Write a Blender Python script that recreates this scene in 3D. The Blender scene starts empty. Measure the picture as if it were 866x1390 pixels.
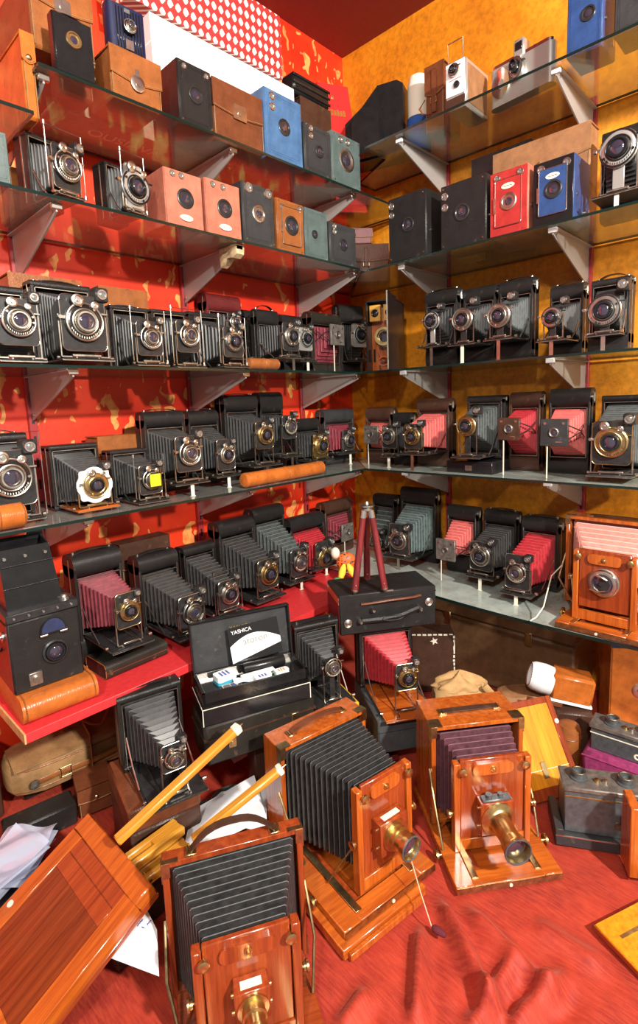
import bpy, math, random
from math import sin, cos, pi, radians, atan2, hypot, sqrt
from mathutils import Vector, Matrix
random.seed(7)
SC = bpy.context.scene
COL = SC.collection

# ------------------------------------------------------------------ viewpoint
FPX, PPX, PPY = 726.9, 433.0, 650.0
YAW, PIT, ROL = 0.8023, 0.139, -0.0393
CAM = Vector((-1.573, -1.328, 1.62))
VF = Vector((sin(YAW)*cos(PIT), cos(YAW)*cos(PIT), -sin(PIT)))
R0 = Vector((cos(YAW), -sin(YAW), 0)); U0 = R0.cross(VF)
VR = R0*cos(ROL) + U0*sin(ROL); VU = -R0*sin(ROL) + U0*cos(ROL)
def proj(p):
    d = Vector(p) - CAM; z = d.dot(VF)
    return PPX + FPX*d.dot(VR)/z, PPY - FPX*d.dot(VU)/z
def P(px, py, z):
    r = VF + VR*(px-PPX)/FPX - VU*(py-PPY)/FPX
    return CAM + r*((z-CAM.z)/r.z)
def rz2(a): return Vector((cos(a), sin(a), 0))
def bis(f, a, b, n=50):
    fa = f(a)
    if fa*f(b) > 0: return a if abs(fa) < abs(f(b)) else b
    for _ in range(n):
        m = (a+b)/2; fm = f(m)
        if fa*fm <= 0: b = m
        else: a = m; fa = fm
    return (a+b)/2

# ------------------------------------------------------------------ materials
MATS = {}
class NT:
    def __init__(s, name):
        m = bpy.data.materials.new(name); m.use_nodes = True
        s.m = m; s.nt = m.node_tree; s.b = s.nt.nodes['Principled BSDF']; MATS[name] = m
    def n(s, t, **kw):
        x = s.nt.nodes.new(t)
        for k, v in kw.items():
            if k in x.inputs.keys(): x.inputs[k].default_value = v
            else: setattr(x, k, v)
        return x
    def l(s, a, b): s.nt.links.new(a, b)
    def ramp(s, fac, stops, interp='LINEAR'):
        r = s.n('ShaderNodeValToRGB'); r.color_ramp.interpolation = interp
        e = r.color_ramp.elements
        while len(e) < len(stops): e.new(.5)
        for i, (p, c) in enumerate(stops):
            e[i].position = p; e[i].color = (*c, 1)
        s.l(fac, r.inputs['Fac']); return r.outputs['Color']
    def coord(s, scale=(1,1,1), rot=(0,0,0)):
        t = s.n('ShaderNodeTexCoord'); mp = s.n('ShaderNodeMapping')
        mp.inputs['Scale'].default_value = scale; mp.inputs['Rotation'].default_value = rot
        s.l(t.outputs['Object'], mp.inputs['Vector']); return mp.outputs['Vector']
    def noise(s, vec, scale, detail=3, rough=.55, dist=0):
        x = s.n('ShaderNodeTexNoise'); x.inputs['Scale'].default_value = scale; x.inputs['Detail'].default_value = detail
        x.inputs['Roughness'].default_value = rough; x.inputs['Distortion'].default_value = dist
        s.l(vec, x.inputs['Vector']); return x.outputs['Fac']
    def bump(s, h, strength, dist=.001):
        b = s.n('ShaderNodeBump'); b.inputs['Strength'].default_value = strength; b.inputs['Distance'].default_value = dist
        s.l(h, b.inputs['Height']); s.l(b.outputs['Normal'], s.b.inputs['Normal'])
def mixc(nt, fac, a, b):
    m = nt.n('ShaderNodeMix', data_type='RGBA'); nt.l(fac, m.inputs[0])
    for k, v in ((6, a), (7, b)):
        if isinstance(v, tuple): m.inputs[k].default_value = (*v, 1)
        else: nt.l(v, m.inputs[k])
    return m.outputs[2]
def flat(name, col, rough=.5, metal=0, coat=0, var=.0, spec=.5):
    t = NT(name); b = t.b
    b.inputs['Roughness'].default_value = rough; b.inputs['Metallic'].default_value = metal
    b.inputs['Coat Weight'].default_value = coat; b.inputs['Coat Roughness'].default_value = .12
    b.inputs['Specular IOR Level'].default_value = spec
    if var:
        f = t.noise(t.coord(), 90, 4)
        lo = tuple(c*(1-var) for c in col); hi = tuple(min(1, c*(1+var)+.01*var) for c in col)
        t.l(t.ramp(f, [(.3, lo), (.7, hi)]), b.inputs['Base Color'])
    else: b.inputs['Base Color'].default_value = (*col, 1)
    return t.m
def leather(name, col, rough=.45, wear=None, grain=700, bump=.5):
    t = NT(name); v = t.coord()
    f = t.noise(v, 28, 5, .65)
    lo = tuple(c*.7 for c in col); hi = tuple(c*1.25 for c in col)
    c = t.ramp(f, [(.3, lo), (.7, hi)])
    if wear:
        g = t.noise(v, 45, 6, .7)
        k = t.n('ShaderNodeMapRange'); k.inputs[1].default_value = .6; k.inputs[2].default_value = .7
        t.l(g, k.inputs[0]); c = mixc(t, k.outputs[0], c, wear)
    t.l(c, t.b.inputs['Base Color']); t.b.inputs['Roughness'].default_value = rough*.85; t.b.inputs['Specular IOR Level'].default_value = .35
    vo = t.n('ShaderNodeTexVoronoi'); vo.inputs['Scale'].default_value = grain; t.l(v, vo.inputs['Vector'])
    t.bump(vo.outputs['Distance'], bump, .0006); return t.m
def wood(name, lo, mid, hi, rough=.3, ax='z'):
    t = NT(name); k = 'xyz'.index(ax); s1 = [20]*3; s1[k] = 1.1; s2 = [70]*3; s2[k] = 4; v = t.coord(tuple(s1))
    f = t.noise(v, 5, 5, .6, .25)
    c = t.ramp(f, [(.3, lo), (.52, mid), (.75, hi)])
    g = t.noise(t.coord(tuple(s2)), 10, 3)
    c2 = mixc(t, t.ramp(g, [(.45, (0,0,0)), (.75, (.35,.35,.35))]), c, tuple(x*.5 for x in lo))
    t.l(c2, t.b.inputs['Base Color']); t.b.inputs['Roughness'].default_value = rough
    t.b.inputs['Coat Weight'].default_value = .5; t.b.inputs['Coat Roughness'].default_value = .15
    t.bump(g, .12, .0005); return t.m

leather('black_leather', (.016,.015,.015), .42, (.05,.042,.036))
leather('smooth_black', (.012,.012,.013), .3, grain=300, bump=.15)
leather('grey_leather', (.06,.068,.072), .5, (.14,.14,.13))
leather('green_leather', (.085,.12,.115), .5, (.16,.18,.17))
leather('charcoal_leather', (.035,.036,.038), .5, (.09,.08,.07))
leather('worn_black', (.022,.019,.015), .5, (.16,.09,.045))
leather('brown_leather', (.15,.045,.018), .42, (.08,.03,.015), 350)
leather('trunk_leather', (.15,.075,.035), .5, (.1,.05,.03), 350)
leather('dark_brown_leather', (.06,.028,.018), .45, (.12,.06,.035), 350)
leather('orange_leather', (.46,.125,.022), .32, (.28,.07,.016), 350, .3)
leather('tan_leather', (.27,.088,.024), .42, (.16,.05,.015), 350)
leather('pale_tan_leather', (.32,.18,.075), .6, (.22,.11,.045), 350)
leather('canvas', (.52,.31,.13), .85, None, 900, .8)
leather('suede_brown', (.3,.14,.06), .75, None, 500)
leather('maroon_leather', (.13,.018,.018), .4)
leather('pink_leather', (.47,.15,.095), .5, (.45,.12,.07), 800, .6)
leather('red_leather', (.42,.03,.028), .45, (.3,.025,.025), 800, .4)
leather('blue_leather', (.025,.065,.2), .4, (.03,.07,.2), 800, .6)
leather('light_blue_leather', (.06,.145,.3), .5, (.05,.12,.26), 900, .8)
leather('navy_leather', (.008,.012,.05), .5, None, 800)
flat('bellows_black', (.022,.022,.023), .38, var=.4)
flat('bellows_grey', (.05,.06,.06), .45, var=.4)
flat('bellows_green', (.08,.11,.11), .45, var=.4)
flat('bellows_red', (.36,.012,.022), .5, var=.25)
flat('bellows_maroon', (.17,.022,.035), .5, var=.3)
flat('bellows_pink', (.55,.1,.09), .55, var=.2)
flat('bellows_rose', (.62,.27,.22), .6, var=.15)
flat('bellows_purple', (.085,.032,.042), .38, var=.35)
flat('enamel', (.011,.011,.012), .18, coat=.3)
flat('black_metal', (.02,.02,.021), .32, var=.3)
flat('chrome', (.78,.77,.74), .2, 1)
flat('nickel', (.62,.59,.53), .3, 1, var=.15)
flat('aged_nickel', (.4,.37,.32), .38, 1, var=.3)
flat('silver_paint', (.5,.5,.48), .32, .6)
flat('brass', (.6,.45,.2), .3, 1, var=.2)
flat('dark_brass', (.45,.34,.17), .35, 1, var=.35)
flat('gunmetal', (.11,.125,.135), .38, .5, var=.25)
flat('bracket_grey', (.42,.4,.38), .4, .3)
flat('white_card', (.82,.83,.84), .6)
flat('ivory', (.75,.7,.58), .5)
flat('white_paper', (.78,.8,.84), .7, var=.05)
flat('plate_grey', (.16,.14,.125), .45, .4, var=.35)
flat('yellow_glass', (.62,.58,.03), .08, coat=.6)
flat('aqua_plastic', (.05,.36,.5), .35)
flat('green_plastic', (.03,.5,.08), .4)
flat('orange_plastic', (.8,.25,.05), .4)
flat('blue_cloth', (.02,.08,.3), .9)
flat('blue_plush', (.012,.02,.075), .75, var=.3)
flat('yellow_cloth', (.85,.62,.05), .8, var=.1)
flat('green_cloth', (.03,.3,.08), .8)
flat('red_book', (.62,.02,.02), .5)
flat('red_card', (.4,.02,.02), .45)
flat('red_post', (.32,.025,.03), .4)
def slotted():
    t = NT('slotted_post'); tc = t.n('ShaderNodeTexCoord'); s = t.n('ShaderNodeSeparateXYZ'); t.l(tc.outputs['Object'], s.inputs[0])
    def M_(op, a, b):
        m = t.n('ShaderNodeMath', operation=op); t.l(a, m.inputs[0])
        if isinstance(b, float): m.inputs[1].default_value = b
        else: t.l(b, m.inputs[1])
        return m.outputs[0]
    z = M_('LESS_THAN', M_('MODULO', s.outputs[2], .05), .022); x = M_('LESS_THAN', M_('ABSOLUTE', s.outputs[0], 0.0), .003); y = M_('LESS_THAN', s.outputs[1], -.0115)
    t.l(mixc(t, M_('MULTIPLY', M_('MULTIPLY', z, x), y), (.36,.028,.032), (.02,.01,.01)), t.b.inputs['Base Color']); t.b.inputs['Roughness'].default_value = .4
slotted()
flat('yellow_card', (.75,.45,.03), .5)
flat('purple_plush', (.24,.02,.1), .9, var=.35)
flat('masking_tape', (.55,.42,.24), .6, var=.3)
flat('string', (.6,.45,.3), .8)
flat('dark_string', (.1,.01,.02), .9)
flat('rubber_tube', (.55,.13,.04), .5)
flat('gold_letters', (.6,.42,.12), .35, .8)
flat('pale_letters', (.55,.5,.42), .6)
flat('blue_ink', (.08,.13,.4), .6)
flat('grey_ink', (.16,.17,.14), .6)
flat('tin_green', (.12,.17,.15), .3, .4, var=.3)
wood('red_wood', (.17,.024,.006), (.28,.045,.01), (.38,.075,.015), .22)
wood('orange_wood', (.3,.055,.008), (.46,.1,.012), (.58,.16,.02), .22)
wood('orange_wood_flat', (.3,.055,.008), (.46,.1,.012), (.58,.16,.02), .22, ax='x')
wood('base_wood', (.3,.055,.008), (.46,.1,.012), (.58,.16,.02), .22, ax='y')
wood('dark_mahogany', (.09,.014,.004), (.17,.03,.007), (.25,.05,.012), .12, ax='x')
wood('red_wood_flat', (.17,.024,.006), (.28,.045,.01), (.38,.075,.015), .18, ax='x')
wood('yellow_wood', (.5,.22,.025), (.66,.33,.04), (.78,.43,.07), .38)
wood('amber_wood', (.55,.17,.006), (.74,.27,.01), (.85,.36,.018), .3)
wood('pale_wood', (.42,.25,.09), (.6,.38,.15), (.68,.46,.2), .6)
wood('burgundy_wood', (.08,.008,.01), (.17,.016,.02), (.26,.03,.03), .3)
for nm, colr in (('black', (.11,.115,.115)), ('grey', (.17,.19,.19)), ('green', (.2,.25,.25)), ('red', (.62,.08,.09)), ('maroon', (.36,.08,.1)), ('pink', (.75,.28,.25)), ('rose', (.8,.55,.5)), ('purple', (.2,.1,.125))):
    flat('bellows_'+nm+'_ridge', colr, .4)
def glassy(name):
    t = NT(name); b = t.b
    b.inputs['Base Color'].default_value = (.035,.03,.05,1); b.inputs['Roughness'].default_value = .04
    b.inputs['Coat Weight'].default_value = 1; b.inputs['Specular IOR Level'].default_value = .9
    return t.m
glassy('lens_glass')
flat('finder_glass', (.3,.32,.32), .08, .6, coat=.5)
# shelf glass: pale tinted see-through sheet whose diffuse film paints dust and pale reflection
def shelf_glass(nm, lo, hi, dc):
    t = NT(nm); nt = t.nt; nt.nodes.remove(t.b)
    out = [n for n in nt.nodes if n.type == 'OUTPUT_MATERIAL'][0]
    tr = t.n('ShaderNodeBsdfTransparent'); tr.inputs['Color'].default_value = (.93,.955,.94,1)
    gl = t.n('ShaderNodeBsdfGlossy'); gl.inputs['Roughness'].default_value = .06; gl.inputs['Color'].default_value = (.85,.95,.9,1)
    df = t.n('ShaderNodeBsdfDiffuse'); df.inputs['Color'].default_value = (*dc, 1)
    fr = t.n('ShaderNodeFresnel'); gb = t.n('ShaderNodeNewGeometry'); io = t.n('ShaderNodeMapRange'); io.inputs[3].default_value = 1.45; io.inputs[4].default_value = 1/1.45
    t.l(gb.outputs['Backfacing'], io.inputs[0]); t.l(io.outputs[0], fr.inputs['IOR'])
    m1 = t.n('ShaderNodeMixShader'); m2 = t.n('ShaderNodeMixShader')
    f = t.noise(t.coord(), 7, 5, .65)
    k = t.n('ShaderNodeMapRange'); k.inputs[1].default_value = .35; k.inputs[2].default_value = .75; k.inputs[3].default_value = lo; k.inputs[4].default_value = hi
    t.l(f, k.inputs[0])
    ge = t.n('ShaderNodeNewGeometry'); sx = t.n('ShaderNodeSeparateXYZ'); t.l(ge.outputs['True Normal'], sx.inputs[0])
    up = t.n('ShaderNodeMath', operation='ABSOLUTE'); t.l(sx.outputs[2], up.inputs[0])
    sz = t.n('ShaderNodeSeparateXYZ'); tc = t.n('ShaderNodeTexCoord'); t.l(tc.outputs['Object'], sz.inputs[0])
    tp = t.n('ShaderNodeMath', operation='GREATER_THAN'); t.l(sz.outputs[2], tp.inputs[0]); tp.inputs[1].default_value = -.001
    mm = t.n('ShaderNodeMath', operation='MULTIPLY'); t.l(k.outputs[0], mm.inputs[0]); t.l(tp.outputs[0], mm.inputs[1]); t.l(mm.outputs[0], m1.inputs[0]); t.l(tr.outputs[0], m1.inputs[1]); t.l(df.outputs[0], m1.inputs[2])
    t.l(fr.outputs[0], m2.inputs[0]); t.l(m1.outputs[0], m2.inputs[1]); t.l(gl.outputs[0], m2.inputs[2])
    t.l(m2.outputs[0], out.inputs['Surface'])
shelf_glass('shelf_glass', .2, .45, (.55,.63,.58)); shelf_glass('dust_sheen_glass', .3, .8, (.66,.76,.7))
flat('glass_edge', (.004,.016,.013), .2, coat=.2)
flat('khaki_card', (.3,.24,.15), .7, var=.2)
def clear_plastic():
    t = NT('clear_plastic'); nt = t.nt; nt.nodes.remove(t.b)
    out = [n for n in nt.nodes if n.type == 'OUTPUT_MATERIAL'][0]
    tr = t.n('ShaderNodeBsdfTransparent'); tr.inputs['Color'].default_value = (.9,.93,1,1)
    gl = t.n('ShaderNodeBsdfGlossy'); gl.inputs['Roughness'].default_value = .12
    df = t.n('ShaderNodeBsdfDiffuse'); df.inputs['Color'].default_value = (.75,.82,.95,1)
    m1 = t.n('ShaderNodeMixShader'); m1.inputs[0].default_value = .38; m2 = t.n('ShaderNodeMixShader'); m2.inputs[0].default_value = .14
    t.l(tr.outputs[0], m1.inputs[1]); t.l(df.outputs[0], m1.inputs[2]); t.l(m1.outputs[0], m2.inputs[1]); t.l(gl.outputs[0], m2.inputs[2]); t.l(m2.outputs[0], out.inputs['Surface'])
clear_plastic()
def red_wall():
    t = NT('red_wall'); v = t.coord()
    base = t.ramp(t.noise(v, 6, 5, .6), [(.3, (.66,.02,.006)), (.7, (.9,.055,.012))])
    # leaf shapes scattered over the plaster
    col = base
    for ang, sx, sc, thr, seed in ((.7, 2.6, 9, .18, 0), (-.6, 2.4, 8, .17, 3.7), (1.9, 3.0, 11, .15, 9.1)):
        mp = t.n('ShaderNodeMapping'); mp.inputs['Rotation'].default_value = (0, ang, 0); mp.inputs['Scale'].default_value = (sx, 1, 1); mp.inputs['Location'].default_value = (seed, 0, seed)
        tc = t.n('ShaderNodeTexCoord')
        nz = t.n('ShaderNodeTexNoise'); nz.inputs['Scale'].default_value = 14; t.l(tc.outputs['Object'], nz.inputs['Vector'])
        mx = t.n('ShaderNodeVectorMath', operation='MULTIPLY_ADD'); t.l(nz.outputs['Color'], mx.inputs[0]); mx.inputs[1].default_value = (.13,.13,.13); t.l(tc.outputs['Object'], mx.inputs[2])
        t.l(mx.outputs[0], mp.inputs['Vector'])
        vo = t.n('ShaderNodeTexVoronoi'); vo.inputs['Scale'].default_value = sc; vo.inputs['Randomness'].default_value = .9; t.l(mp.outputs[0], vo.inputs['Vector'])
        sepc = t.n('ShaderNodeSeparateColor'); t.l(vo.outputs['Color'], sepc.inputs[0])
        # only some cells carry a leaf
        r = t.n('ShaderNodeMath', operation='MULTIPLY'); t.l(sepc.outputs[0], r.inputs[0]); r.inputs[1].default_value = thr*2.1
        lt = t.n('ShaderNodeMath', operation='LESS_THAN'); t.l(vo.outputs['Distance'], lt.inputs[0]); t.l(r.outputs[0], lt.inputs[1])
        nb = t.noise(v, 30, 4)
        am = t.n('ShaderNodeMath', operation='MULTIPLY'); t.l(lt.outputs[0], am.inputs[0])
        k = t.n('ShaderNodeMapRange'); k.inputs[1].default_value = .3; k.inputs[2].default_value = .6; k.inputs[3].default_value = .15; k.inputs[4].default_value = .8; t.l(nb, k.inputs[0]); t.l(k.outputs[0], am.inputs[1])
        col = mixc(t, am.outputs[0], col, (.95,.5,.14))
    t.l(col, t.b.inputs['Base Color']); t.b.inputs['Roughness'].default_value = .42
    t.bump(t.noise(v, 60, 4), .25, .002)
red_wall()
def orange_wall():
    t = NT('orange_wall'); v = t.coord()
    a = t.ramp(t.noise(v, 5, 6, .65), [(.28, (.55,.17,.006)), (.5, (.72,.25,.008)), (.75, (.85,.36,.02))])
    b = t.ramp(t.noise(v, 55, 5, .7), [(.35, (.45,.45,.45)), (.6, (1,1,1))])
    m = t.n('ShaderNodeMix', data_type='RGBA', blend_type='MULTIPLY'); m.inputs[0].default_value = .6; t.l(a, m.inputs[6]); t.l(b, m.inputs[7])
    t.l(m.outputs[2], t.b.inputs['Base Color']); t.b.inputs['Roughness'].default_value = .5
    t.bump(t.noise(v, 70, 4), .2, .002)
orange_wall()
flat('ceiling_red', (.2,.018,.012), .7, var=.08)
flat('floor_dark', (.06,.04,.03), .6, var=.2)
def velvet():
    t = NT('red_velvet'); v = t.coord((1, 1, 1)); v2 = t.coord((260, 30, 30), (0, 0, radians(-25)))
    a = t.ramp(t.noise(v, 14, 5, .7), [(.3, (.2,.007,.004)), (.7, (.4,.028,.01))])
    b = t.ramp(t.noise(v2, 1.2, 4, .6), [(.4, (0,0,0)), (.75, (.6,.6,.6))])
    t.l(mixc(t, b, a, (.5,.062,.022)), t.b.inputs['Base Color']); t.b.inputs['Roughness'].default_value = .7
    t.b.inputs['Sheen Weight'].default_value = .25; t.b.inputs['Sheen Tint'].default_value = (1,.35,.25,1)
    t.bump(t.noise(v2, 1.5, 3), .5, .001)
velvet()
flat('shelf_red_paint', (.62,.03,.035), .45, var=.12)
def checked():
    t = NT('checked_paper'); v = t.coord()
    sp = t.n('ShaderNodeSeparateXYZ'); t.l(v, sp.inputs[0])
    def wave(sock, k):
        m = t.n('ShaderNodeMath', operation='MULTIPLY'); t.l(sock, m.inputs[0]); m.inputs[1].default_value = k
        s = t.n('ShaderNodeMath', operation='SINE'); t.l(m.outputs[0], s.inputs[0]); return s.outputs[0]
    ad = t.n('ShaderNodeMath', operation='ADD'); t.l(sp.outputs[0], ad.inputs[0]); t.l(sp.outputs[1], ad.inputs[1])
    a = wave(ad.outputs[0], 300); b = wave(sp.outputs[2], 240)
    s = t.n('ShaderNodeMath', operation='ADD'); t.l(a, s.inputs[0]); t.l(b, s.inputs[1])
    t.l(t.ramp(s.outputs[0], [(.0, (.42,.03,.03)), (.25, (.42,.03,.03)), (.45, (.8,.68,.55)), (1, (.85,.75,.62))]), t.b.inputs['Base Color'])
    t.b.inputs['Roughness'].default_value = .6
checked()
def toyprint():
    t = NT('orange_print'); v = t.coord()
    vo = t.n('ShaderNodeTexVoronoi'); vo.inputs['Scale'].default_value = 130; t.l(v, vo.inputs['Vector'])
    t.l(t.ramp(vo.outputs['Distance'], [(.28, (.02,.01,.01)), (.36, (.75,.13,.02))], 'LINEAR'), t.b.inputs['Base Color'])
toyprint()

# ------------------------------------------------------------------ mesh building
class MB:
    def __init__(s): s.v = []; s.f = []; s.M = Matrix.Identity(4)
    def add(s, vs, fs):
        o = len(s.v); s.v += [s.M @ Vector(p) for p in vs]; s.f += [tuple(i+o for i in f) for f in fs]; return s
    def box(s, x0, x1, y0, y1, z0, z1, b=0.0):
        if x0 > x1: x0, x1 = x1, x0
        if y0 > y1: y0, y1 = y1, y0
        if z0 > z1: z0, z1 = z1, z0
        b = min(b, (x1-x0)*.45, (y1-y0)*.45, (z1-z0)*.45)
        if b <= 0:
            v = [(x, y, z) for x in (x0, x1) for y in (y0, y1) for z in (z0, z1)]
            return s.add(v, [(0,1,3,2), (4,6,7,5), (0,4,5,1), (2,3,7,6), (0,2,6,4), (1,5,7,3)])
        v = []; idx = {}
        for i, (x, sx) in enumerate(((x0, 1), (x1, -1))):
            for j, (y, sy) in enumerate(((y0, 1), (y1, -1))):
                for k, (z, sz) in enumerate(((z0, 1), (z1, -1))):
                    idx[i,j,k,0] = len(v); v.append((x, y+sy*b, z+sz*b))
                    idx[i,j,k,1] = len(v); v.append((x+sx*b, y, z+sz*b))
                    idx[i,j,k,2] = len(v); v.append((x+sx*b, y+sy*b, z))
        q = [(0,0), (1,0), (1,1), (0,1)]; f = []
        for a in (0, 1):
            f.append([idx[a,j,k,0] for j, k in (q if a else q[::-1])])
            f.append([idx[i,a,k,1] for i, k in (q[::-1] if a else q)])
            f.append([idx[i,j,a,2] for i, j in (q if a else q[::-1])])
        for j in (0,1):
            for k in (0,1): f.append([idx[0,j,k,1], idx[1,j,k,1], idx[1,j,k,2], idx[0,j,k,2]])
        for i in (0,1):
            for k in (0,1): f.append([idx[i,0,k,0], idx[i,1,k,0], idx[i,1,k,2], idx[i,0,k,2]])
        for i in (0,1):
            for j in (0,1): f.append([idx[i,j,0,0], idx[i,j,1,0], idx[i,j,1,1], idx[i,j,0,1]])
        for i in (0,1):
            for j in (0,1):
                for k in (0,1): f.append([idx[i,j,k,0], idx[i,j,k,1], idx[i,j,k,2]])
        return s.add(v, f)
    def lathe(s, c, ax, prof, n=24):
        """prof = [(radius, distance along ax)...]"""
        ax = Vector(ax).normalized(); c = Vector(c)
        u = ax.orthogonal().normalized(); w = ax.cross(u); v = []; f = []
        for r, t in prof:
            for i in range(n):
                a = 2*pi*i/n; v.append(c + ax*t + (u*cos(a) + w*sin(a))*max(r, 1e-5))
        for k in range(len(prof)-1):
            for i in range(n):
                j = (i+1) % n; f.append((k*n+i, k*n+j, (k+1)*n+j, (k+1)*n+i))
        f.append(tuple(range(n))[::-1]); f.append(tuple((len(prof)-1)*n+i for i in range(n)))
        return s.add(v, f)
    def cyl(s, p0, p1, r, r1=None, n=14):
        p0 = Vector(p0); p1 = Vector(p1); L = (p1-p0).length
        return s.lathe(p0, p1-p0, [(r, 0), (r if r1 is None else r1, L)], n)
    def ring(s, c, ax, R, r, n=28, m=8):
        ax = Vector(ax).normalized(); c = Vector(c); u = ax.orthogonal().normalized(); w = ax.cross(u); v = []; f = []
        for i in range(n):
            a = 2*pi*i/n; d = u*cos(a)+w*sin(a)
            for j in range(m):
                b = 2*pi*j/m; v.append(c + d*(R+r*cos(b)) + ax*r*sin(b))
        for i in range(n):
            for j in range(m):
                f.append((i*m+j, ((i+1)%n)*m+j, ((i+1)%n)*m+(j+1)%m, i*m+(j+1)%m))
        return s.add(v, f)
    def tube(s, pts, r, n=8, flat=1.0, up=None, closed=False):
        pts = [Vector(p) for p in pts]; v = []; f = []; N = len(pts)
        for i, p in enumerate(pts):
            d = (pts[(i+1) % N] - pts[i-1]) if closed else (pts[min(i+1, N-1)] - pts[max(i-1, 0)])
            d.normalize(); ref = Vector(up) if up else Vector((0, 0, 1))
            if abs(d.dot(ref)) > .98: ref = Vector((0, 1, 0))
            a = d.cross(ref).normalized(); b = a.cross(d).normalized()
            for j in range(n):
                t = 2*pi*j/n; v.append(p + a*r*cos(t) + b*r*flat*sin(t))
        for i in range(N if closed else N-1):
            for j in range(n):
                f.append((i*n+j, i*n+(j+1)%n, ((i+1)%N)*n+(j+1)%n, ((i+1)%N)*n+j))
        if not closed: f.append(tuple(range(n))[::-1]); f.append(tuple((N-1)*n+j for j in range(n)))
        return s.add(v, f)
    def prism(s, poly, a0, a1, axis='x'):
        """poly = 2-D outline (counter-clockwise); extruded along axis"""
        n = len(poly); v = []
        for a in (a0, a1):
            for p, q in poly:
                v.append({'x': (a, p, q), 'y': (p, a, q), 'z': (p, q, a)}[axis])
        f = [tuple(range(n)), tuple(range(n, 2*n))[::-1]] + [(i, (i+1) % n, n+(i+1) % n, n+i) for i in range(n)]
        return s.add(v, f)
    def ell(s, c, r, n=16, m=10):
        c = Vector(c); v = []; f = []
        for i in range(m+1):
            a = -pi/2 + pi*i/m
            for j in range(n):
                b = 2*pi*j/n; v.append((c.x+r[0]*cos(a)*cos(b)+1e-6*cos(b), c.y+r[1]*cos(a)*sin(b)+1e-6*sin(b), c.z+r[2]*sin(a)))
        for i in range(m):
            for j in range(n): f.append((i*n+j, i*n+(j+1)%n, (i+1)*n+(j+1)%n, (i+1)*n+j))
        return s.add(v, f)
    def grid(s, fn, nu, nv, th=0.0):
        v = [fn(i/nu, j/nv) for j in range(nv+1) for i in range(nu+1)]; W = nu+1
        f = [(j*W+i, j*W+i+1, (j+1)*W+i+1, (j+1)*W+i) for j in range(nv) for i in range(nu)]
        if th:
            n = len(v); v += [tuple(Vector(p) - Vector((0, 0, th))) for p in v]
            f += [tuple(i+n for i in q[::-1]) for q in f[:]]
            edge = [i for i in range(W)] + [j*W+nu for j in range(1, nv+1)] + [nv*W+i for i in range(nu-1, -1, -1)] + [j*W for j in range(nv-1, 0, -1)]
            for a, b in zip(edge, edge[1:]+edge[:1]): f.append((a, a+n, b+n, b))
        return s.add(v, f)
def rrect(x0, x1, z0, z1, r, n=4):
    r = min(r, (x1-x0)*.49, (z1-z0)*.49); out = []
    for cx, cz, a0 in ((x1-r, z0+r, -pi/2), (x1-r, z1-r, 0), (x0+r, z1-r, pi/2), (x0+r, z0+r, pi)):
        for i in range(n+1):
            a = a0 + pi/2*i/n; out.append((cx+r*cos(a), cz+r*sin(a)))
    return out
import bmesh
def obj(name, mb, mat, parent=None, label=None, sharp=38):
    me = bpy.data.meshes.new(name); me.from_pydata([tuple(p) for p in mb.v], [], mb.f)
    bm = bmesh.new(); bm.from_mesh(me); bmesh.ops.recalc_face_normals(bm, faces=bm.faces); bm.to_mesh(me); bm.free()
    me.shade_smooth(); me.set_sharp_from_angle(angle=radians(sharp))
    me.materials.append(MATS[mat]); o = bpy.data.objects.new(name, me); COL.objects.link(o)
    if parent: o.parent = parent
    if label: o['label'] = label
    return o
def objs(name, mbs, mat, parent): return [obj(name, m, mat, parent) for m in mbs]
def thing(name, label, cat, loc=(0,0,0), rz=0, group=None, tilt=None):
    o = bpy.data.objects.new(name, None); COL.objects.link(o); o.empty_display_size = .03
    o.location = loc; o.rotation_euler = (*(tilt or (0, 0)), rz)
    o['label'] = label; o['category'] = cat
    if group: o['group'] = group
    return o
def tag(o, label, cat, group=None, kind=None):
    o['label'] = label; o['category'] = cat
    if group: o['group'] = group
    if kind: o['kind'] = kind
    return o
def struct(o): o['kind'] = 'structure'; return o
def text(name, body, size, mat, parent, loc, rot, ext=.0004, shear=0, align='CENTER'):
    cu = bpy.data.curves.new(name, 'FONT'); cu.body = body; cu.size = size; cu.extrude = ext; cu.align_x = align; cu.align_y = 'CENTER'; cu.shear = shear
    t = bpy.data.objects.new(name+'_src', cu); COL.objects.link(t)
    dg = bpy.context.evaluated_depsgraph_get(); me = bpy.data.meshes.new_from_object(t.evaluated_get(dg))
    bpy.data.objects.remove(t); me.materials.clear(); me.materials.append(MATS[mat])
    o = bpy.data.objects.new(name, me); COL.objects.link(o); o.parent = parent; o.location = loc; o.rotation_euler = rot
    return o

# ------------------------------------------------------------------ placing on a shelf
DEP = .28
ZL1, ZL2, Z3, Z4, ZR1, ZR2, Z5, ZT = 2.231, 2.013, 1.711, 1.4156, 2.337, 2.004, 1.094, .775
def base_rot(side): return 0.0 if side == 'L' else -pi/2
def shelf_pos(side, u, off, z): return Vector((u, -off, z)) if side == 'L' else Vector((-off, u, z))
def seat(side, z, off, pl, pr, yaw=0.0):
    """centre, width and heading of a front face standing off metres from the wall between two sight lines"""
    a = base_rot(side) + radians(yaw); r = rz2(a)
    u = bis(lambda u: proj(shelf_pos(side, u, off, z))[0] - (pl+pr)/2, -2.2, .3); w = .08
    for _ in range(12):
        c = shelf_pos(side, u, off, z)
        L = proj(c-r*w/2)[0]; R = proj(c+r*w/2)[0]
        w *= (pr-pl)/max(R-L, .5)
        d = (pl+pr)/2 - (L+R)/2; e = 1e-3
        g = (proj(shelf_pos(side, u+e, off, z))[0]-proj(c)[0])/e
        u += d/g
    return shelf_pos(side, u, off, z), w, a
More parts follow.
